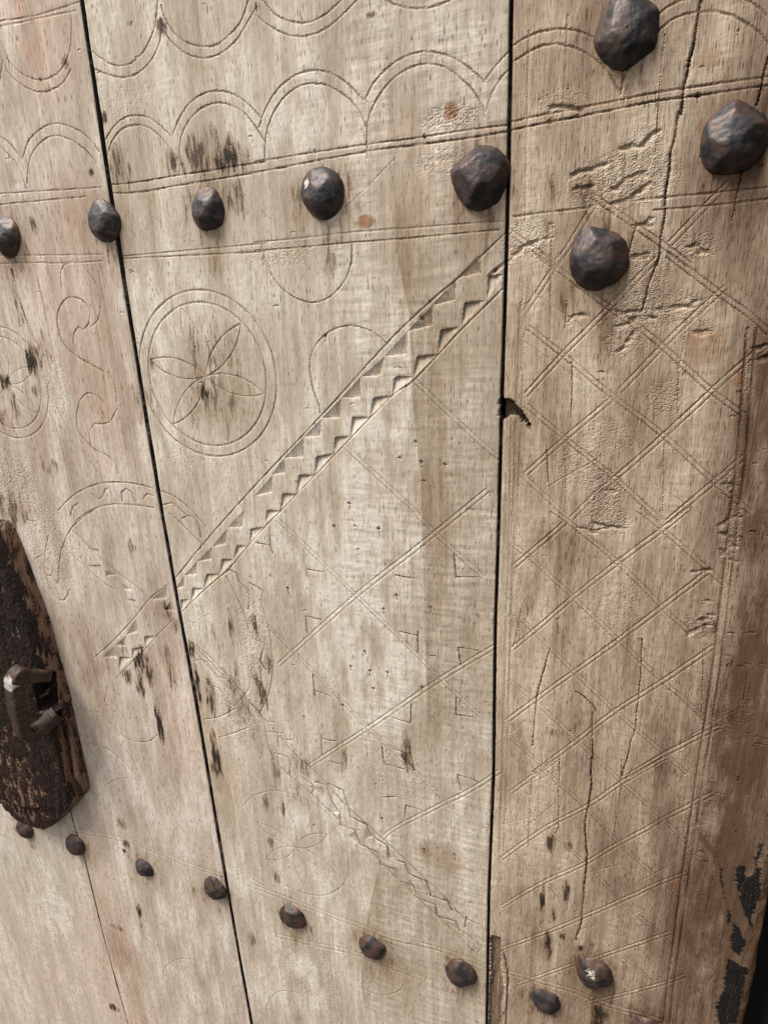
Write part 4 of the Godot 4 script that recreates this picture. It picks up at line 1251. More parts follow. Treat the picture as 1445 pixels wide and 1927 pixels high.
	cut(1.1, 0.83, 0.25, "259.1 21.4 281.6 4.1 321.2 -29.8 340.8 -47")
	cut(1.1, 0.62, 0.25, "261.9 24.8 284.4 7.4 324 -26.4 343.6 -43.6")
	cut(1.1, 0.75, 0.18, "147.3 50.6 192.1 10.7")
	cut(1.1, 0.56, 0.18, "150.2 53.8 195 14")
	cut(1.1, 0.86, 0.29, "179.5 15 196 3.9 243.5 -33.1 287.3 -74.7 314.3 -98.6")
	cut(1.1, 0.65, 0.29, "182.3 18.4 198.9 7.2 246.3 -29.7 290.1 -71.4 317.1 -95.2")
	cut(1.1, 0.86, 0.29, "144.2 -28 157.8 -36.7 206 -78.2 253.6 -120.1 296.8 -157.9 320.7 -176.6 339.3 -194.1")
	cut(1.1, 0.65, 0.29, "147.1 -24.6 160.6 -33.4 208.8 -74.8 256.4 -116.7 299.6 -154.5 323.5 -173.2 342.1 -190.8")
	cut(1.1, 0.83, 0.25, "154.7 -111.4 168.8 -124.6 210.9 -163.9 254.4 -202.3 300.9 -239.4 329.5 -262")
	cut(1.1, 0.62, 0.25, "157.5 -108.1 171.7 -121.3 213.8 -160.5 257.3 -199 303.7 -236.1 332.4 -258.7")
	cut(1.1, 0.75, 0.18, "141 -186.9 172.2 -208.9 217.7 -248.6 258.5 -282.9")
	cut(1.1, 0.56, 0.18, "143.8 -183.5 175 -205.5 220.5 -245.2 261.3 -279.5")
	cut(1.1, 0.83, 0.25, "240.2 -267 268.6 -291 308.7 -323.6 338.8 -351.4")
	cut(1.1, 0.62, 0.25, "243 -263.7 271.5 -287.7 311.5 -320.3 341.6 -348.1")
	cut(1.1, 0.71, 0.14, "140.9 -260.2 183.9 -292.2")
	cut(1.1, 0.53, 0.14, "143.6 -256.7 186.5 -288.7")
	cut(1.1, 0.86, 0.29, "184 -297.1 235 -337.7 273.3 -376.3 320.7 -412.5 343.2 -430.8")
	cut(1.1, 0.65, 0.29, "186.8 -293.7 237.8 -334.3 276.1 -372.9 323.5 -409.2 346.1 -427.4")
	cut(1.1, 0.86, 0.29, "151.7 -343 189.6 -377.2 237.8 -415.7 279.4 -456 326.1 -490.7 339.2 -505.1")
	cut(1.1, 0.65, 0.29, "154.6 -339.6 192.5 -373.9 240.7 -412.4 282.3 -452.7 329 -487.4 342.1 -501.8")
	cut(1.1, 0.75, 0.18, "154.4 -431.2 195.6 -462.6 238.7 -498.5 281.3 -533.9 325.3 -568")
	cut(1.1, 0.56, 0.18, "157.2 -427.8 198.4 -459.2 241.4 -495 284 -530.5 328 -564.6")
	cut(1.1, 0.68, 0.11, "142 -485.7 177.7 -520.3 231.9 -571.4")
	cut(1.1, 0.51, 0.11, "145.1 -482.5 180.7 -517.2 235 -568.2")
	cut(1.1, 0.71, 0.14, "144.4 -578.7 188.4 -614.2")
	cut(1.1, 0.53, 0.14, "147.2 -575.3 191.2 -610.8")
	cut(1.1, 0.86, 0.29, "199.7 290.7 183.8 264.3 172.9 248.4")
	cut(1.1, 0.65, 0.29, "203.4 288.3 187.5 261.9 176.6 246.1")
	cut(1.1, 0.75, 0.18, "174.9 254.8 171.4 245.9 143.6 204.5")
	cut(1.1, 0.56, 0.18, "178.6 252.5 175.1 243.5 147.3 202.2")
	cut(1.1, 0.94, 0.36, "254.5 247 220.7 210 198.8 187.1 182 169.5 149.8 132.1")
	cut(1.1, 0.7, 0.36, "257.8 244.1 223.9 207 202 184.1 185.2 166.5 153 129.1")
	cut(1.1, 0.75, 0.18, "302 299.1 286.7 283.3 262.2 256.1")
	cut(1.1, 0.56, 0.18, "305.2 296.2 290 280.3 265.4 253.2")
	cut(1.1, 0.68, 0.11, "308.6 221 282.5 194.1 265.6 174.6 233.9 136.2")
	cut(1.1, 0.51, 0.11, "311.9 218.1 285.8 191.2 268.9 171.7 237.2 133.3")
	cut(1.1, 0.9, 0.32, "228.2 129.6 187.9 90.6 152.6 54.1")
	cut(1.1, 0.67, 0.32, "231.3 126.5 191 87.5 155.7 51")
	cut(1.1, 0.94, 0.36, "345.1 174.8 331.9 163 309.8 138.4 273.1 95.3 236.9 55.2 218.3 35.7 199.1 11.6")
	cut(1.1, 0.7, 0.36, "348.4 171.8 335.1 160.1 313.1 135.5 276.3 92.4 240.1 52.3 221.5 32.8 202.3 8.6")
	cut(1.1, 1, 0.43, "192.4 5.8 142.8 -47.7")
	cut(1.1, 0.76, 0.43, "195.6 2.8 146.1 -50.7")
	cut(1.1, 1, 0.43, "339.5 79.6 319.2 55.8 285.2 16.2")
	cut(1.1, 0.76, 0.43, "342.9 76.8 322.6 53 288.5 13.3")
	cut(1.1, 0.94, 0.36, "299.7 27.9 281.3 7.2 243.4 -31.9 204 -75.3 166.6 -119.6 145.7 -143.3")
	cut(1.1, 0.7, 0.36, "302.9 24.9 284.6 4.3 246.7 -34.8 207.2 -78.2 169.8 -122.5 148.9 -146.3")
	cut(1.1, 1, 0.43, "323.1 -32 288.8 -72.3 253.1 -113.8 210.7 -160.7 171.8 -203.4 140.1 -239.6")
	cut(1.1, 0.76, 0.43, "326.4 -34.9 292.1 -75.2 256.4 -116.7 214 -163.6 175.1 -206.3 143.4 -242.5")
	cut(1.1, 1, 0.43, "337.8 -107.5 296.5 -154.8 254.2 -200.4 219.4 -245 173.7 -302")
	cut(1.1, 0.76, 0.43, "341.2 -110.3 299.9 -157.6 257.6 -203.2 222.7 -247.9 177 -304.8")
	cut(1.1, 0.83, 0.25, "199.2 -274.7 185.6 -290.9 147.1 -338.5")
	cut(1.1, 0.62, 0.25, "202.6 -277.5 189.1 -293.7 150.5 -341.3")
	cut(1.1, 1.1, 0.5, "353 -196.4 339.4 -208.4 304.9 -243.3 275.1 -276.3")
	cut(1.1, 0.82, 0.5, "356.1 -199.4 342.5 -211.5 308.1 -246.3 278.2 -279.4")
	cut(1.1, 0.98, 0.4, "306.9 -246.2 268.4 -287.9 234.5 -330.7 189.5 -376.8 140.8 -438.6")
	cut(1.1, 0.73, 0.4, "310.2 -249.1 271.7 -290.8 237.8 -333.6 192.8 -379.7 144.1 -441.4")
	cut(1.1, 1, 0.43, "355.5 -277.1 341.5 -292 272.8 -370.6 237.6 -412.6 193.1 -457.4 142.8 -517.5")
	cut(1.1, 0.76, 0.43, "358.7 -280.1 344.8 -294.9 276.1 -373.5 240.9 -415.5 196.4 -460.3 146 -520.4")
	cut(1.1, 1, 0.43, "342.8 -389.1 317.1 -413.3 279.4 -454.1 236.6 -499 196.8 -540 144.6 -590")
	cut(1.1, 0.76, 0.43, "346 -392.2 320.3 -416.4 282.5 -457.2 239.7 -502.1 199.9 -543.1 147.8 -593.1")
	cut(1.1, 0.98, 0.4, "335.1 -480.7 281.2 -532.1 257.5 -556.6")
	cut(1.1, 0.73, 0.4, "338.2 -483.9 284.3 -535.2 260.5 -559.7")
	cut(1.1, 0.86, 0.29, "232.4 -577.5 184.1 -626.1 165.6 -645.2")
	cut(1.1, 0.65, 0.29, "235.5 -580.6 187.2 -629.2 168.7 -648.2")
	cut(1.1, 0.94, 0.36, "356.3 -537.7 340.4 -555.8 286.7 -605.3 255.9 -633.8")
	cut(1.1, 0.7, 0.36, "359.4 -540.9 343.4 -559 289.8 -608.5 258.9 -636.9")
	cut(1.8, 1.6, 0.48, "330.5 186.9 333.3 133.8 336.6 77.9 337.5 19.4 338.9 -24.1 340.8 -120.4 341.1 -188.8 340.5 -249.7 340.5 -329.7 340.5 -384.7 341.5 -474.2 341.8 -551.2 343.7 -624.4")
	cut(1.8, 1.2, 0.48, "336.9 187 339.8 133.9 343.1 78 344 19.5 345.4 -24 347.3 -120.3 347.6 -188.7 347 -249.6 347 -329.6 347 -384.6 348 -474.1 348.3 -551.1 350.2 -624.3")
	cut(1.4, 0.75, 0.15, "143.5 214.7 142.5 142.2 142.2 69.3 141.6 2.3 138.8 -90.1 140 -200.1 140.7 -291.3 140.2 -371.1")
	cut(1.4, 0.56, 0.15, "148.5 214.6 147.5 142.1 147.2 69.3 146.6 2.3 143.8 -90.1 145 -200.1 145.7 -291.4 145.2 -371.1")
	cut(1.4, 0.75, 0.15, "138.3 111.5 139.3 -9.5 139.4 -133 138.9 -271.8 139 -428.7")
	cut(1.4, 0.56, 0.15, "143.3 111.5 144.3 -9.5 144.4 -132.9 143.9 -271.7 144 -428.7")
	cut(1.5, 1, 0.27, "147.3 -634.4 195.2 -630 241.1 -627.4 272.5 -631.3 315.2 -627.2 340.3 -628.4")
	cut(1.5, 0.75, 0.27, "147 -627.4 195 -623 240.9 -620.4 272.3 -624.3 315 -620.2 340.1 -621.4")
	cut(1.5, 1, 0.27, "155.8 -695.3 185.4 -695.9 209.7 -700.6")
	cut(1.5, 0.75, 0.27, "156.5 -688.4 186.1 -688.9 210.4 -693.6")
	cut(1.3, 0.6, 0.27, "145.2 237.7 145.6 152.2")
	cut(1.3, 0.6, 0.27, "167.3 317.9 171.4 181")
	cut(1.3, 0.6, 0.27, "143 426.1 145 282.1")
	cut(1.3, 0.6, 0.27, "173.4 431.7 173.3 329.4")
	cut(0.93, 6, 1, "270.1 424.9 268.8 407.7 266.6 386.6 264 368.7 263.8 351.2")
	cut(0.93, 5, 1, "262.3 352.7 261.5 341.3 258.6 315.5 258.5 288.6 258.3 260.7 256.7 240")
	cut(0.74, 4, 1, "257.3 248.3 254.3 234 250.1 216.4 247.6 202.2")
	cut(0.5, 1.5, 0.7, "247.2 406.6 246.4 381.2 246.7 356 247.6 323.4")
	cut(0.87, 5, 1, "319.6 380.7 317.9 362.1 316.4 350.3")
	cut(0.74, 3, 0.9, "311.5 305.9 310.2 285.2 309.4 270.6")
	cut(0.74, 3, 0.8, "237.3 272.3 233.9 252.4")
	cut(0.5, 1.4, 0.6, "283.6 197.2 283.7 176 282.3 154.2 285.3 109.2")
	cut(0.56, 1.6, 0.8, "191.4 161.3 193.3 141.2 194.1 98.1")
	cut(0.56, 1.6, 0.8, "172.5 83 176 44.4")
	cut(0.43, 1, 0.5, "189.7 85.5 194.4 13.4")
	cut(0.43, 1, 0.5, "276.5 90.5 281.4 22.5")
	cut(0.62, 1.5, 0.7, "184.4 214.7 184 190.8")
	cut(0.68, 3, 0.9, "186.4 -139 183.2 -154.2 180 -170.8 175.2 -197.3 174.2 -221.4 172.8 -265.9")
	cut(0.81, 4, 1, "234 -207.9 237 -254.5 237.4 -290")
	cut(0.81, 4, 1, "236.9 -266.6 239.1 -315.9 235.6 -355.8 240.9 -408 240.4 -450.2 240.2 -499.7 236 -537.6")
	cut(0.68, 2.5, 0.8, "275.3 -111.8 277.2 -153.9 277.3 -175.7 277.1 -216.3 274 -245 269.4 -281.1")
	cut(0.56, 1.4, 0.5, "267.6 -258.5 269.5 -306.9 266.6 -372.1")
	cut(0.56, 2, 0.7, "202.8 -275.6 206.6 -370.5 204.1 -382.2")
	cut(0.5, 1.4, 0.6, "173.5 -309 172.9 -348.8 173 -412.1")
	cut(0.87, 3, 1, "214.6 -185.6 223.4 -189.4 233.4 -198.8 237.6 -205.9")
	cut(0.43, 1.2, 0.5, "330.3 -112.6 333.6 -142.8 337.2 -191.1")
	cut(0.99, 5, 1, "146.2 -591.5 153 -619.8 154.8 -642.5 154.4 -673.5")
	cut(0.5, 1.2, 0.5, "370 -385.1 369.1 -416.8 368.2 -441.3")
	cut(0.56, 1.4, 0.6, "334.9 161.5 336.1 135.6 328.5 135.5")
	cut(0.5, 2, 0.9, "192.2 -102 194.1 -121.2")
	cut(0.5, 1.5, 0.7, "153.7 -97 151.5 -119.3 147.2 -142.5")
	cut(0.62, 1.6, 0.6, "370.5 -131.4 371.2 -162.1")
	cut(4.8, 1.8, 0.6, "185.6 317.9 192.2 319.3 198.2 319.4 208.9 322.3")
	cut(4.8, 1.8, 0.6, "219.7 304 225.1 307.6 229.2 310.6 238.9 313")
	cut(4.8, 1.8, 0.6, "223.2 332.9 228.7 334.2 234.5 331.5 246 342")
	cut(4.8, 1.8, 0.6, "217.7 291.6 229.1 294.1")
	cut(4.8, 1.8, 0.6, "234.5 297.7 245.2 304.2")
	cut(4.8, 1.8, 0.6, "133 252.2 143.4 263.1 157.8 267.4 164.9 269.1 166 280.2")
	cut(4.8, 1.8, 0.6, "187 306.5 199 306.7")
	cut(4.8, 1.8, 0.6, "164.1 370.4 182 367.3 186.6 364.1")
	cut(4.8, 1.8, 0.6, "280.6 253.5 284.5 255.3 290.5 250")
	cut(4.8, 1.8, 0.6, "237.9 273.6 245.1 273.8 247.6 277.8")
	cut(4.8, 1.8, 0.6, "238.5 249.9 248.6 250")
	cut(4.5, 1.7, 0.55, "262.7 206.2 267.1 205.2 272.7 206.5 284 207.6 289.2 211")
	cut(4.5, 1.7, 0.55, "224 205.3 231.8 203.5 245.2 204.5")
	cut(4.5, 1.7, 0.55, "232.8 170.6 243.5 189.2")
	cut(4.5, 1.7, 0.55, "186.9 197.2 191.4 202.6 199.3 203.1")
	cut(4.5, 1.7, 0.55, "238.3 197.9 248.6 199.9 257.5 198.8")
	cut(4.5, 1.7, 0.55, "290.5 185.7 300.3 186.2")
	cut(4.5, 1.7, 0.55, "341.4 163 348.5 165.1")
	cut(4.5, 1.7, 0.55, "338.9 171.9 346.6 174")
	cut(4.5, 1.7, 0.55, "223 38.2 236.1 41.8")
	cut(4.5, 1.7, 0.55, "328.3 54 336.9 54.6")
	cut(4.5, 1.7, 0.55, "231.1 192.7 240 194.7")
	cut(4.6, 1.7, 0.55, "210 0.9 222.2 -0.9 238.8 5.4 248.9 4.5")
	cut(4.6, 1.7, 0.55, "221.7 7.7 230.3 6.6")
	cut(4.6, 1.7, 0.55, "331.2 16.5 337.9 22.3 343.5 24.6")
	cut(4.6, 1.7, 0.55, "333.7 7.8 340 4.8 342.6 -3.9")
	cut(4.6, 1.7, 0.55, "334.1 -8.4 337.7 -13.5 345.8 -18")
	cut(4.6, 1.7, 0.55, "315.7 -96.9 323.2 -91.7 330.6 -86.5")
	cut(4.6, 1.7, 0.55, "316.8 -32.5 327.4 -29.4")
	cut(4.6, 1.7, 0.55, "325.5 -61.9 329.4 -61.3")
	cut(4.6, 1.7, 0.55, "331 -75.7 334.1 -75.2")
	cut(4.6, 1.7, 0.55, "325.3 -81.4 329.7 -78.8")
	cut(1.1, 3, 1, "23.4 -306.5 25.5 -322.5 28.8 -341.1")
	cut(0.62, 2, 0.8, "3.6 -314.3 20.7 -318.2")
	cut(0.74, 2, 0.8, "-69.5 -338.9 -72.9 -375.1")
	cut(6, 0.15, 0, "354.1 -337.5 363.3 -349.4 371.4 -357.8 386.9 -371.2")


func nicks() -> void:
	# small dents and tool nicks scattered over the boards, most on the bare margin of the right plank
	var rng := RandomNumberGenerator.new()
	rng.seed = 77
	for k in 210:
		var c := Vector2(rng.randf_range(350, 412), rng.randf_range(-420, 140)) if k < 70 else Vector2(rng.randf_range(-560, 410), rng.randf_range(-900, 540))
		var l := rng.randf_range(1.2, 3.4)
		var p := PackedVector2Array([c + Vector2(-l, rng.randf_range(-0.6, 0.6)), c + Vector2(0, 0.5), c + Vector2(l, rng.randf_range(-0.8, 0.4))])
		if k % 3 == 2:
			p = PackedVector2Array([c, c + Vector2(rng.randf_range(-0.5, 0.5), -2.0 * l)])
		strokes.append([p, rng.randf_range(0.6, 1.1), rng.randf_range(0.6, 1.3), rng.randf_range(0.3, 0.75), box_of(p, 4.0)])


func scratches() -> void:
	# faint stray knife scratches
	var rng := RandomNumberGenerator.new()
	rng.seed = 91
	for k in 46:
		var c := Vector2(rng.randf_range(135, 400), rng.randf_range(-600, 250)) if k < 26 else Vector2(rng.randf_range(-560, 120), rng.randf_range(-900, 500))
		var a := rng.randf_range(0.5, 1.0) * (1.0 if k % 2 == 0 else -1.0)
		var l := rng.randf_range(12, 60)
		var d := Vector2(cos(a), sin(a)) * l
		var p := PackedVector2Array([c - d, c + Vector2(0, rng.randf_range(-1.0, 1.0)), c + d])
		strokes.append([p, rng.randf_range(0.55, 0.9), rng.randf_range(0.2, 0.5), rng.randf_range(0.05, 0.25), box_of(p, 4.0)])


func chip_carving() -> void:
	chip(1.6, "-453.5 -90.3 -433.3 -91 -434.7 -105.1")
	chip(1.6, "-461.7 -118 -435.2 -114.9 -436.9 -137.9")
	chip(1.6, "-428.4 -122.6 -426.9 -130.9 -403.8 -125.2")
	chip(1.6, "-403.4 -139.3 -398.4 -147.1 -378 -144.4")
	chip(1.6, "-397.9 -161.3 -381.5 -161.9 -383.8 -182.3")
	chip(3.4, "103.3 258.4 105.2 243.2 81.4 238.8")
	chip(3.4, "81.4 238.8 80.5 219.8 58.4 215.7")
	chip(3.4, "58.4 215.7 56.9 196.9 32.3 192.3")
	chip(3.4, "32.3 192.3 29.9 170 6.8 167.9")
	chip(3.4, "6.8 167.5 1 149 -20.9 147.1")
	chip(3.4, "-20.9 147.1 -23 126 -44.7 124.7")
	chip(3.4, "-44.7 124.7 -48.1 103.8 -70.1 102.7")
	chip(3.4, "-70.2 102.3 -73.2 82.7 -94.1 81")
	chip(3.4, "-94.1 81 -96.8 57.5 -121.4 55.7")
	chip(3.4, "-121.4 55.3 -121.9 37.8 -139.5 34.6")
	chip(3.4, "-139.6 33.4 -142.9 13 -166.6 6.7")
	chip(3, "-183.8 -12.6 -189.2 -35.7 -211.1 -37.7")
	chip(3, "-212.8 -40.3 -218.2 -60.6 -238.7 -66.5")
	chip(3, "-238.7 -66.5 -242.6 -84.7 -265.1 -89.8")
	chip(3, "-265.1 -89.8 -270.9 -108.8 -289.3 -112.4")
	chip(3, "-291.1 -114 -293.7 -130.4 -306.4 -133.5")
	chip(3, "-321.5 -131.4 -326.5 -151.3 -354.5 -157.2")
	chip(3, "-387.3 -191.6 -387.9 -212.3 -410.2 -221.9")
	chip(3, "-410.2 -221.9 -415.8 -241 -435.3 -242.9")
	chip(3, "-437.5 -244.8 -436 -263.1 -465.8 -268.5")
	chip(3.4, "87 196 90.5 216.1 110.8 218.6")
	chip(3.4, "62.8 169.5 66.7 191.9 85.2 195.2")
	chip(3.4, "37.7 148 41.9 167.1 62.8 169.5")
	chip(3.4, "13.6 128.3 17.3 147.1 37.7 148")
	chip(3.4, "-12.2 105.6 -7.2 125.2 13.6 128.3")
	chip(3.4, "-36 84 -32.8 104.2 -12.2 105.6")
	chip(3.4, "-57.8 63.6 -55.1 81.3 -36 84")
	chip(3.4, "-83.4 37.8 -79.6 58.4 -57.8 63.6")
	chip(3.4, "-109.4 13 -103.8 35.5 -83.4 37.8")
	chip(3.4, "-132.5 -9.1 -128 11.7 -109.4 13")
	chip(3.4, "-154.5 -24.9 -151.7 -10.7 -132.5 -9.1")
	chip(3.4, "111.7 219.3 113.1 239.5 126.7 240.4")
	chip(3, "-181.1 -58 -177.3 -37 -157 -31.6")
	chip(3, "-208.3 -80.8 -200.4 -61.2 -186.7 -59.8")
	chip(3, "-232.5 -104.1 -225.4 -82.7 -208.3 -80.8")
	chip(3, "-260.4 -127.3 -253 -106.6 -232.5 -104.1")
	chip(3, "-284.8 -150.9 -278.5 -129.7 -260.4 -127.3")
	chip(3, "-302.7 -167.3 -301.5 -150.6 -287.3 -147.2")
	chip(3, "-310.5 -167.9 -331.3 -170.2 -319.4 -155.9")
	chip(3, "-377.1 -234.2 -375.9 -219.1 -355.2 -214.2")
	chip(3, "-407.7 -261 -402.5 -243.2 -379.1 -236.1")
	chip(3, "-437.1 -285.2 -430.5 -262.1 -407.1 -257.8")
	chip(2.4, "-123.9 -407.7 -103.6 -421.9 -103.9 -405")
	chip(2.4, "-92.5 -423.3 -81 -441.6 -98 -443.8")
	chip(2.4, "-58.8 -466 -52.9 -486.4 -71.9 -476.7")
	chip(2.4, "-41.7 -451 -32.9 -466.9 -44.1 -473.8")
	chip(2.4, "-28.3 -487.5 -23.7 -508.4 -42.2 -492.3")
	chip(2.4, "-10.4 -475 -11 -494.2 6.2 -494.5")
	chip(2.4, "0.5 -509.3 2.6 -531.2 -18.4 -512.9")
	chip(2.4, "21.4 -520.9 28.8 -547.3 7.8 -535.7")
	chip(2.4, "44.9 -518.5 48.5 -539.6 29.4 -514.7")


func stain_list() -> void:
	stain("dark", -158, 369, 21.1, 15.8, 1)
	stain("dark", -189, 378, 25.1, 18.5, 0.6)
	stain("dark", -301, 371, 15.4, 20.0, 0.6)
	stain("dark", -229, 372, 9.5, 13.9, 0.75)
	stain("dark", -153, 330, 12.3, 16.4, 0.55)
	stain("dark", -214, 367, 5.9, 10.3, 0.65)
	stain("dark", -311, 424, 4.6, 5.2, 0.7)
	stain("dark", -222, 491, 5.6, 6.1, 0.8)
	stain("dark", -111, 488, 5.0, 4.3, 0.8)
	stain("dark", -389, 526, 4.2, 4.1, 0.75)
	stain("dark", -442, 328, 6.0, 7.2, 0.75)
	stain("dark", -260, 501, 3.5, 2.8, 0.85)
	stain("dark", -465, 383, 6.0, 11.9, 0.5)
	stain("dark", -340, 374, 3.7, 3.7, 0.85)
	stain("dark", -351, 480, 5.2, 5.1, 0.6)
	stain("dark", -391, 471, 3.8, 2.1, 0.8)
	stain("dark", -339, 305, 16.4, 11.9, 0.3)
	stain("dark", -485, 170, 13.8, 19.4, 1)
	stain("dark", -545, 140, 9.8, 10.3, 1)
	stain("dark", -495, 239, 6.5, 27.7, 0.55)
	stain("dark", -560, 88, 10.8, 16.2, 0.65)
	stain("dark", -464, 186, 12.8, 18.9, 0.45)
	stain("dark", -228, 129, 10.0, 9.1, 0.9)
	stain("dark", -226, 161, 13.0, 42.3, 0.42)
	stain("dark", -206, 123, 38.8, 34.6, 0.36)
	stain("dark", -321, 117, 9.3, 20.8, 0.6)
	stain("dark", -491, 129, 6.7, 6.3, 0.55)
	stain("dark", -294, 166, 4.1, 8.7, 0.6)
	stain("dark", -306, 124, 5.1, 11.4, 0.65)
	stain("dark", -491, 23, 17.5, 11.0, 0.35)
	stain("dark", -593, -46, 39.0, 24.4, 0.6)
	stain("dark", -538, 104, 7.1, 23.7, 0.5)
	stain("dark", -203, 181, 30.2, 32.7, 0.25)
	stain("dark", 4, 462, 4.4, 2.0, 0.6)
	stain("dark", -14, 456, 5.5, 5.5, 0.45)
	stain("dark", -111, 488, 6.0, 4.3, 0.7)
	stain("dark", -86, 322, 5.2, 13.3, 0.3)
	stain("dark", 168, 306, 3.9, 11.6, 0.5)
	stain("dark", 194, 389, 3.6, 2.8, 0.6)
	stain("dark", 198, 305, 12.0, 8.5, 0.4)
	stain("dark", 197, 287, 7.6, 8.7, 0.45)
	stain("dark", -388, -267, 13.6, 24.3, 0.95)
	stain("dark", -399, -303, 8.1, 20.1, 0.9)
	stain("dark", -424, -292, 10.5, 12.8, 0.8)
	stain("dark", -378, -283, 6.5, 19.6, 0.8)
	stain("dark", -339, -260, 4.5, 30.0, 0.7)
	stain("dark", -375, -365, 5.6, 43.2, 1)
	stain("dark", -333, -274, 3.8, 22.2, 0.6)
	stain("dark", -316, -189, 7.2, 13.3, 0.65)
	stain("dark", -296, -226, 7.2, 12.6, 0.9)
	stain("dark", -294, -281, 4.7, 29.8, 1)
	stain("dark", -273, -301, 7.3, 29.9, 1)
	stain("dark", -278, -396, 6.9, 32.2, 0.9)
	stain("dark", -235, -272, 8.8, 13.6, 0.65)
	stain("dark", -251, -207, 5.0, 26.1, 0.7)
	stain("dark", -224, -180, 4.8, 22.5, 0.6)
	stain("dark", -328, -171, 10.5, 16.1, 0.55)
	stain("dark", -597, -57, 35.3, 18.5, 0.65)
	stain("dark", -373, -86, 6.6, 14.0, 0.45)
	stain("dark", -426, -249, 11.0, 13.0, 0.4)
	stain("dark", -267, -176, 3.1, 25.7, 0.4)
	stain("dark", -188, -177, 7.2, 16.5, 0.5)
	stain("dark", -223, -247, 3.7, 17.7, 0.5)
	stain("dark", -227, -300, 19.0, 24.7, 0.45)
	stain("dark", -400, -345, 7.5, 20.7, 0.4)
	stain("dark", -206, -349, 9.6, 25.3, 0.5)
	stain("dark", -192, -264, 12.1, 35.4, 0.65)
	stain("dark", 21, -310, 7.1, 26.3, 0.75)
	stain("dark", -71, -345, 5.1, 17.8, 0.65)
	stain("dark", -172, -223, 5.8, 17.0, 0.5)
	stain("dark", -142, -379, 18.3, 18.9, 0.4)
	stain("dark", -495, -590, 9.8, 11.0, 0.6)
	stain("dark", -494, -635, 6.8, 7.8, 0.8)
	stain("dark", -501, -651, 4.1, 4.0, 0.8)
	stain("dark", -499, -712, 5.2, 12.8, 0.7)
	stain("dark", -496, -783, 4.8, 17.2, 0.9)
	stain("dark", -497, -831, 5.0, 29.4, 0.8)
	stain("dark", -363, -693, 4.7, 13.7, 0.7)
	stain("dark", -282, -433, 9.9, 22.6, 0.5)
	stain("dark", -259, -754, 8.1, 17.1, 0.6)
	stain("dark", -619, -1092, 12.0, 8.9, 1)
	stain("dark", -557, -852, 10.4, 7.1, 0.6)
	stain("dark", -277, -422, 6.3, 24.1, 0.6)
	stain("dark", -177, -395, 6.3, 32.3, 0.5)
	stain("dark", 193, -495, 3.1, 28.0, 0.9)
	stain("dark", 220, -467, 5.0, 15.7, 0.9)
	stain("dark", 199, -397, 4.9, 11.5, 0.75)
	stain("dark", 217, -394, 6.1, 8.6, 0.65)
	stain("dark", 204, -561, 5.4, 20.1, 0.9)
	stain("dark", 208, -507, 3.3, 12.4, 0.8)
	stain("dark", 270, -652, 10.2, 19.3, 0.85)
	stain("dark", 221, -538, 4.3, 4.8, 0.8)
	stain("dark", 241, -548, 3.3, 4.2, 0.9)
	stain("dark", 255, -537, 3.2, 4.1, 0.9)
	stain("dark", 371, -470, 3.1, 4.3, 0.7)
	stain("dark", 370, -505, 5.2, 6.6, 0.5)
	stain("dark", 311, -261, 9.0, 6.9, 0.6)
	stain("dark", -144, -426, 18.8, 26.1, 0.3)
	stain("dark", -200, -462, 4.0, 13.7, 0.6)
	stain("dark", -172, -457, 3.9, 16.9, 0.5)
	stain("dark", -198, -532, 4.8, 7.9, 0.7)
	stain("dark", -195, -598, 6.4, 8.3, 0.6)
	stain("dark", 329, -91, 11.1, 8.8, 0.55)
	stain("dark", 218, -221, 5.9, 14.0, 0.5)
	stain("dark", 195, -243, 12.2, 4.8, 0.5)
	stain("dark", 163, -87, 4.2, 12.8, 0.5)
	stain("dark", 344, -106, 4.7, 15.8, 0.5)
	stain("dark", 356, -180, 21.1, 12.6, 0.3)
	stain("dark", 182, 223, 6.4, 18.8, 0.4)
	stain("dark", 276, 66, 3.9, 8.7, 0.4)
	stain("dark", 219, 409, 31.0, 33.0, 0.32)
	stain("dark", 221, 379, 9.0, 38.0, 0.28)
	stain("dark", 304, 326, 31.0, 33.0, 0.32)
	stain("dark", 306, 296, 9.0, 38.0, 0.28)
	stain("dark", 210, 246, 31.0, 33.0, 0.32)
	stain("dark", 212, 216, 9.0, 38.0, 0.28)
	stain("dark", 105, 320, 31.0, 33.0, 0.32)
	stain("dark", 107, 290, 9.0, 38.0, 0.28)
	stain("dark", -52, 321, 31.0, 33.0, 0.32)
	stain("dark", -50, 291, 9.0, 38.0, 0.28)
	stain("dark", -189, 318, 31.0, 33.0, 0.32)
	stain("dark", -187, 288, 9.0, 38.0, 0.28)
	stain("dark", -332, 318, 31.0, 33.0, 0.32)
	stain("dark", -330, 288, 9.0, 38.0, 0.28)
	stain("dark", -490, 313, 31.0, 33.0, 0.32)
	stain("dark", -488, 283, 9.0, 38.0, 0.28)
	stain("dark", -745, -688, 31.0, 33.0, 0.32)
	stain("dark", -743, -718, 9.0, 38.0, 0.28)
	stain("dark", -618, -681, 31.0, 33.0, 0.32)
	stain("dark", -616, -711, 9.0, 38.0, 0.28)
	stain("dark", -461, -679, 31.0, 33.0, 0.32)
	stain("dark", -459, -709, 9.0, 38.0, 0.28)
	stain("dark", -315, -669, 31.0, 33.0, 0.32)
	stain("dark", -313, -699, 9.0, 38.0, 0.28)
	stain("dark", -174, -670, 31.0, 33.0, 0.32)
	stain("dark", -172, -700, 9.0, 38.0, 0.28)
	stain("dark", -41, -676, 31.0, 33.0, 0.32)
	stain("dark", -39, -706, 9.0, 38.0, 0.28)
	stain("dark", 91, -665, 31.0, 33.0, 0.32)
	stain("dark", 93, -695, 9.0, 38.0, 0.28)
	stain("dark", 260, -586, 31.0, 33.0, 0.32)
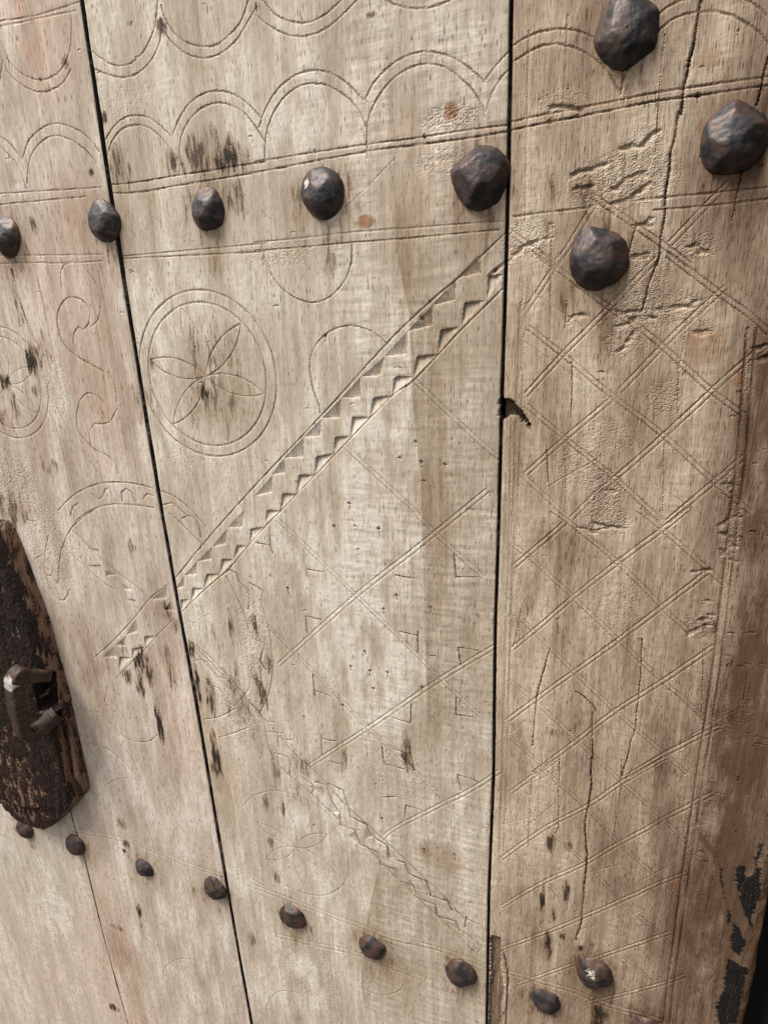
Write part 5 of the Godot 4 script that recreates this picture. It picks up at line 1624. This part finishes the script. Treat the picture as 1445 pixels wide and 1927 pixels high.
	stain("dark", 262, -616, 9.0, 38.0, 0.28)
	stain("dark", 204, -660, 31.0, 33.0, 0.32)
	stain("dark", 206, -690, 9.0, 38.0, 0.28)
	stain("dark", 325, -643, 31.0, 33.0, 0.32)
	stain("dark", 327, -673, 9.0, 38.0, 0.28)
	stain("flaky", 224, 308, 34.9, 19.5, 0.8)
	stain("flaky", 240, 331, 12.6, 12.1, 0.6)
	stain("flaky", 148, 269, 19.6, 13.7, 0.7)
	stain("flaky", 286, 253, 15.1, 9.9, 0.6)
	stain("flaky", 171, 374, 18.1, 8.0, 0.4)
	stain("flaky", 205, 299, 17.9, 9.9, 0.9)
	stain("flaky", 247, 204, 19.4, 16.9, 1)
	stain("flaky", 240, 232, 22.2, 19.4, 0.7)
	stain("flaky", 276, 205, 21.5, 12.0, 0.7)
	stain("flaky", 230, 39, 14.2, 20.2, 1)
	stain("flaky", 235, 177, 15.3, 14.3, 0.6)
	stain("flaky", 273, 129, 13.5, 13.1, 0.7)
	stain("flaky", 204, 66, 18.6, 21.7, 0.6)
	stain("flaky", 226, 90, 24.4, 15.7, 0.5)
	stain("flaky", 297, 188, 8.4, 6.0, 0.6)
	stain("flaky", 331, 56, 10.1, 8.5, 0.8)
	stain("flaky", 233, 10, 18.5, 13.2, 1)
	stain("flaky", 340, 7, 6.6, 24.9, 0.9)
	stain("flaky", 326, -89, 12.7, 11.8, 0.8)
	stain("flaky", 249, -87, 26.2, 30.6, 0.4)
	stain("flaky", 363, -189, 22.6, 25.3, 0.4)
	stain("flaky", 76, 373, 22.1, 8.5, 0.9)
	stain("flaky", 69, 339, 20.9, 11.9, 0.5)
	stain("flaky", -103, 273, 34.9, 10.6, 0.5)
	stain("flaky", -581, -6, 53.3, 44.1, 0.8)
	stain("flaky", -457, 139, 19.5, 36.8, 0.4)
	stain("flaky", -265, 50, 25.4, 14.3, 0.4)
	stain("flaky", -526, -96, 45.2, 61.2, 0.6)
	stain("flaky", -191, -191, 17.5, 55.7, 0.7)
	stain("flaky", -228, -312, 32.0, 46.7, 0.6)
	stain("flaky", -753, -901, 90.5, 112.5, 0.4)
	stain("flaky", -154, -790, 45.4, 62.9, 0.5)
	stain("flaky", 7, -355, 31.5, 34.6, 0.4)
	stain("flaky", -282, 435, 29.5, 10.1, 0.3)
	stain("rust", 77, 379, 5.4, 5.4, 1)
	stain("rust", -9, 296, 7.0, 4.6, 1)
	stain("rust", 2, -60, 5.0, 3.2, 0.5)
	stain("rust", 299, 174, 13.4, 14.6, 0.45)
	stain("rust", 329, 145, 4.4, 6.5, 0.6)
	stain("rust", 292, 182, 5.7, 6.1, 0.4)
	stain("rust", 279, 339, 2.1, 7.1, 0.7)
	stain("rust", 280, 385, 6.5, 4.9, 0.35)
	stain("rust", 335, -409, 5.8, 10.3, 0.35)
	stain("rust", 66, -467, 21.1, 18.4, 0.15)
	stain("brown", 65, -473, 29.1, 24.6, 0.7)
	stain("brown", 38, -465, 10.8, 12.4, 0.6)
	stain("brown", -171, -807, 15.5, 25.6, 0.8)
	stain("brown", -206, -514, 20.7, 107.0, 0.35)
	stain("brown", 39, -239, 19.1, 103.8, 0.3)
	stain("brown", -489, -305, 63.4, 76.8, 0.7)
	stain("brown", -517, -265, 55.8, 68.8, 0.5)
	stain("brown", -358, -179, 23.6, 18.0, 0.5)
	stain("brown", -559, -8, 56.1, 37.8, 0.6)
	stain("brown", -518, 64, 42.3, 32.3, 0.4)
	stain("brown", -456, 41, 8.4, 53.1, 0.6)
	stain("brown", -376, 139, 48.3, 117.5, 0.25)
	stain("brown", 313, 297, 32.4, 66.5, 0.45)
	stain("brown", 319, 382, 24.5, 59.9, 0.35)
	stain("brown", 350, 111, 16.4, 111.5, 0.9)
	stain("brown", 340, 111, 22.2, 96.1, 0.5)
	stain("brown", 220, 179, 10.9, 19.2, 0.55)
	stain("brown", 277, 143, 7.4, 9.6, 0.5)
	stain("brown", 149, 50, 12.8, 45.5, 0.45)
	stain("brown", 372, -95, 19.6, 174.1, 1.1)
	stain("brown", 194, -21, 28.8, 27.7, 0.5)
	stain("brown", 180, -43, 22.2, 40.7, 0.4)
	stain("brown", 378, -398, 36.5, 201.7, 1.1)
	stain("brown", -365, 490, 36.6, 42.1, 0.3)
	stain("brown", -391, 338, 56.8, 39.6, 0.3)
	stain("brown", -563, -868, 31.6, 206.4, 0.6)
	stain("pale", -14, 92, 25.8, 12.0, 0.9)
	stain("pale", -19, 82, 56.5, 60.7, 0.4)
	stain("pale", -49, -70, 82.0, 61.2, 0.45)
	stain("pale", -19, -200, 74.7, 77.5, 0.5)
	stain("pale", 24, -191, 19.0, 22.6, 0.6)
	stain("pale", -289, 72, 34.3, 47.3, 0.3)
	stain("pale", -237, 222, 66.6, 40.2, 0.35)
	stain("pale", -63, 382, 59.7, 30.9, 0.4)
	stain("pale", -29, 458, 11.1, 11.1, 0.5)
	stain("pale", -11, 420, 7.4, 8.6, 0.5)
	stain("pale", -159, -773, 22.6, 24.9, 1)
	stain("pale", -147, -827, 23.0, 25.7, 0.8)
	stain("pale", -98, -447, 76.0, 48.6, 0.4)
	stain("pale", -709, -883, 34.9, 54.7, 0.9)
	stain("pale", -918, -1128, 57.9, 134.5, 0.6)
	stain("pale", -759, -832, 88.4, 108.5, 0.4)
	stain("pale", 165, -131, 23.7, 88.9, 0.3)
	stain("pale", 145, 274, 14.7, 10.6, 0.9)
	stain("pale", 151, 434, 30.0, 25.3, 0.25)
	stain("pink", -379, 151, 39.2, 116.5, 0.6)
	stain("pink", -446, 241, 31.0, 67.1, 0.5)
	stain("pink", -381, 501, 42.3, 43.8, 0.8)
	stain("pink", -376, 317, 39.5, 50.0, 0.7)
	stain("pink", -418, 539, 27.0, 8.3, 0.7)
	stain("pink", -595, -977, 67.5, 222.2, 0.8)
	stain("pink", -807, -1103, 175.5, 159.8, 0.5)
	stain("pink", 48, 353, 88.7, 59.3, 0.3)
	stain("pink", -333, -336, 42.4, 99.8, 0.45)
	stain("pink", -278, -403, 41.7, 68.0, 0.4)
	stain("brown", 220, 401, 36.0, 46.0, 0.55)
	stain("brown", 305, 318, 36.0, 46.0, 0.55)
	stain("brown", 211, 238, 36.0, 46.0, 0.55)
	stain("brown", 106, 312, 36.0, 46.0, 0.55)
	stain("brown", -51, 313, 36.0, 46.0, 0.55)
	stain("brown", -188, 310, 36.0, 46.0, 0.55)
	stain("brown", -331, 310, 36.0, 46.0, 0.55)
	stain("brown", -489, 305, 36.0, 46.0, 0.55)
	stain("brown", -744, -696, 36.0, 46.0, 0.55)
	stain("brown", -617, -689, 36.0, 46.0, 0.55)
	stain("brown", -460, -687, 36.0, 46.0, 0.55)
	stain("brown", -314, -677, 36.0, 46.0, 0.55)
	stain("brown", -173, -678, 36.0, 46.0, 0.55)
	stain("brown", -40, -684, 36.0, 46.0, 0.55)
	stain("brown", 92, -673, 36.0, 46.0, 0.55)
	stain("brown", 261, -594, 36.0, 46.0, 0.55)
	stain("brown", 205, -668, 36.0, 46.0, 0.55)
	stain("brown", 326, -651, 36.0, 46.0, 0.55)


func area_list() -> void:
	area("paint", "391.5 -359.4 395.9 -360.4 399.4 -374.2 397.1 -398 392.6 -389.4 389.4 -370.3")
	area("paint", "406.6 -324.8 409.2 -326.3 408.3 -351 405.8 -364.3 405 -344.8")
	area("paint", "399.7 -376.6 405.1 -372 407.9 -361 411.3 -354.8 415.8 -395.9 410.6 -429.2 415.9 -442.9 407.6 -433.1 401 -414.7 397.4 -400.5")
	area("paint", "373.1 -361 376.6 -372.4 381.1 -396.4 385.5 -415.6 381.2 -404.2 376.5 -382.7")
	area("paint", "388.6 -422.3 392.1 -431.5 392.6 -451.4 388.4 -438.4")
	area("paint", "396 -439.2 405.7 -452.7 411.8 -463.6 406 -484.1 398.3 -477.8")
	area("paint", "397 -492.3 403.7 -494.9 417.8 -499.6 416.9 -542.9 417.9 -588.5 400.9 -597.5 393.8 -569.3 398.9 -540.1 396.8 -506.5")
	area("notch", "127.1 125.9 136.6 125.2 141.2 119 147.6 112.9 156 100.5 155.2 97.8 149.1 104.8 144.2 108.3 136.1 109 127.5 107.9")
	area("split", "131 -573.7 143.6 -571.5 145 -630.2 153.6 -677.4 162.4 -724.1 132.1 -740.2")
	sapwood.append(path("19 346.7 21.8 263.8 34.2 204.2 35.3 125.7 42.6 41.3 44.5 -115.3 46.3 -220.2 43.7 -312"))
	sapwood.append(path("-18.8 -475.1 -48.8 -621.2 -64.5 -756.1 -59.2 -851.1"))
	cut_smear = path("354.1 -337.5 363.3 -349.4 371.4 -357.8 386.9 -371.2")
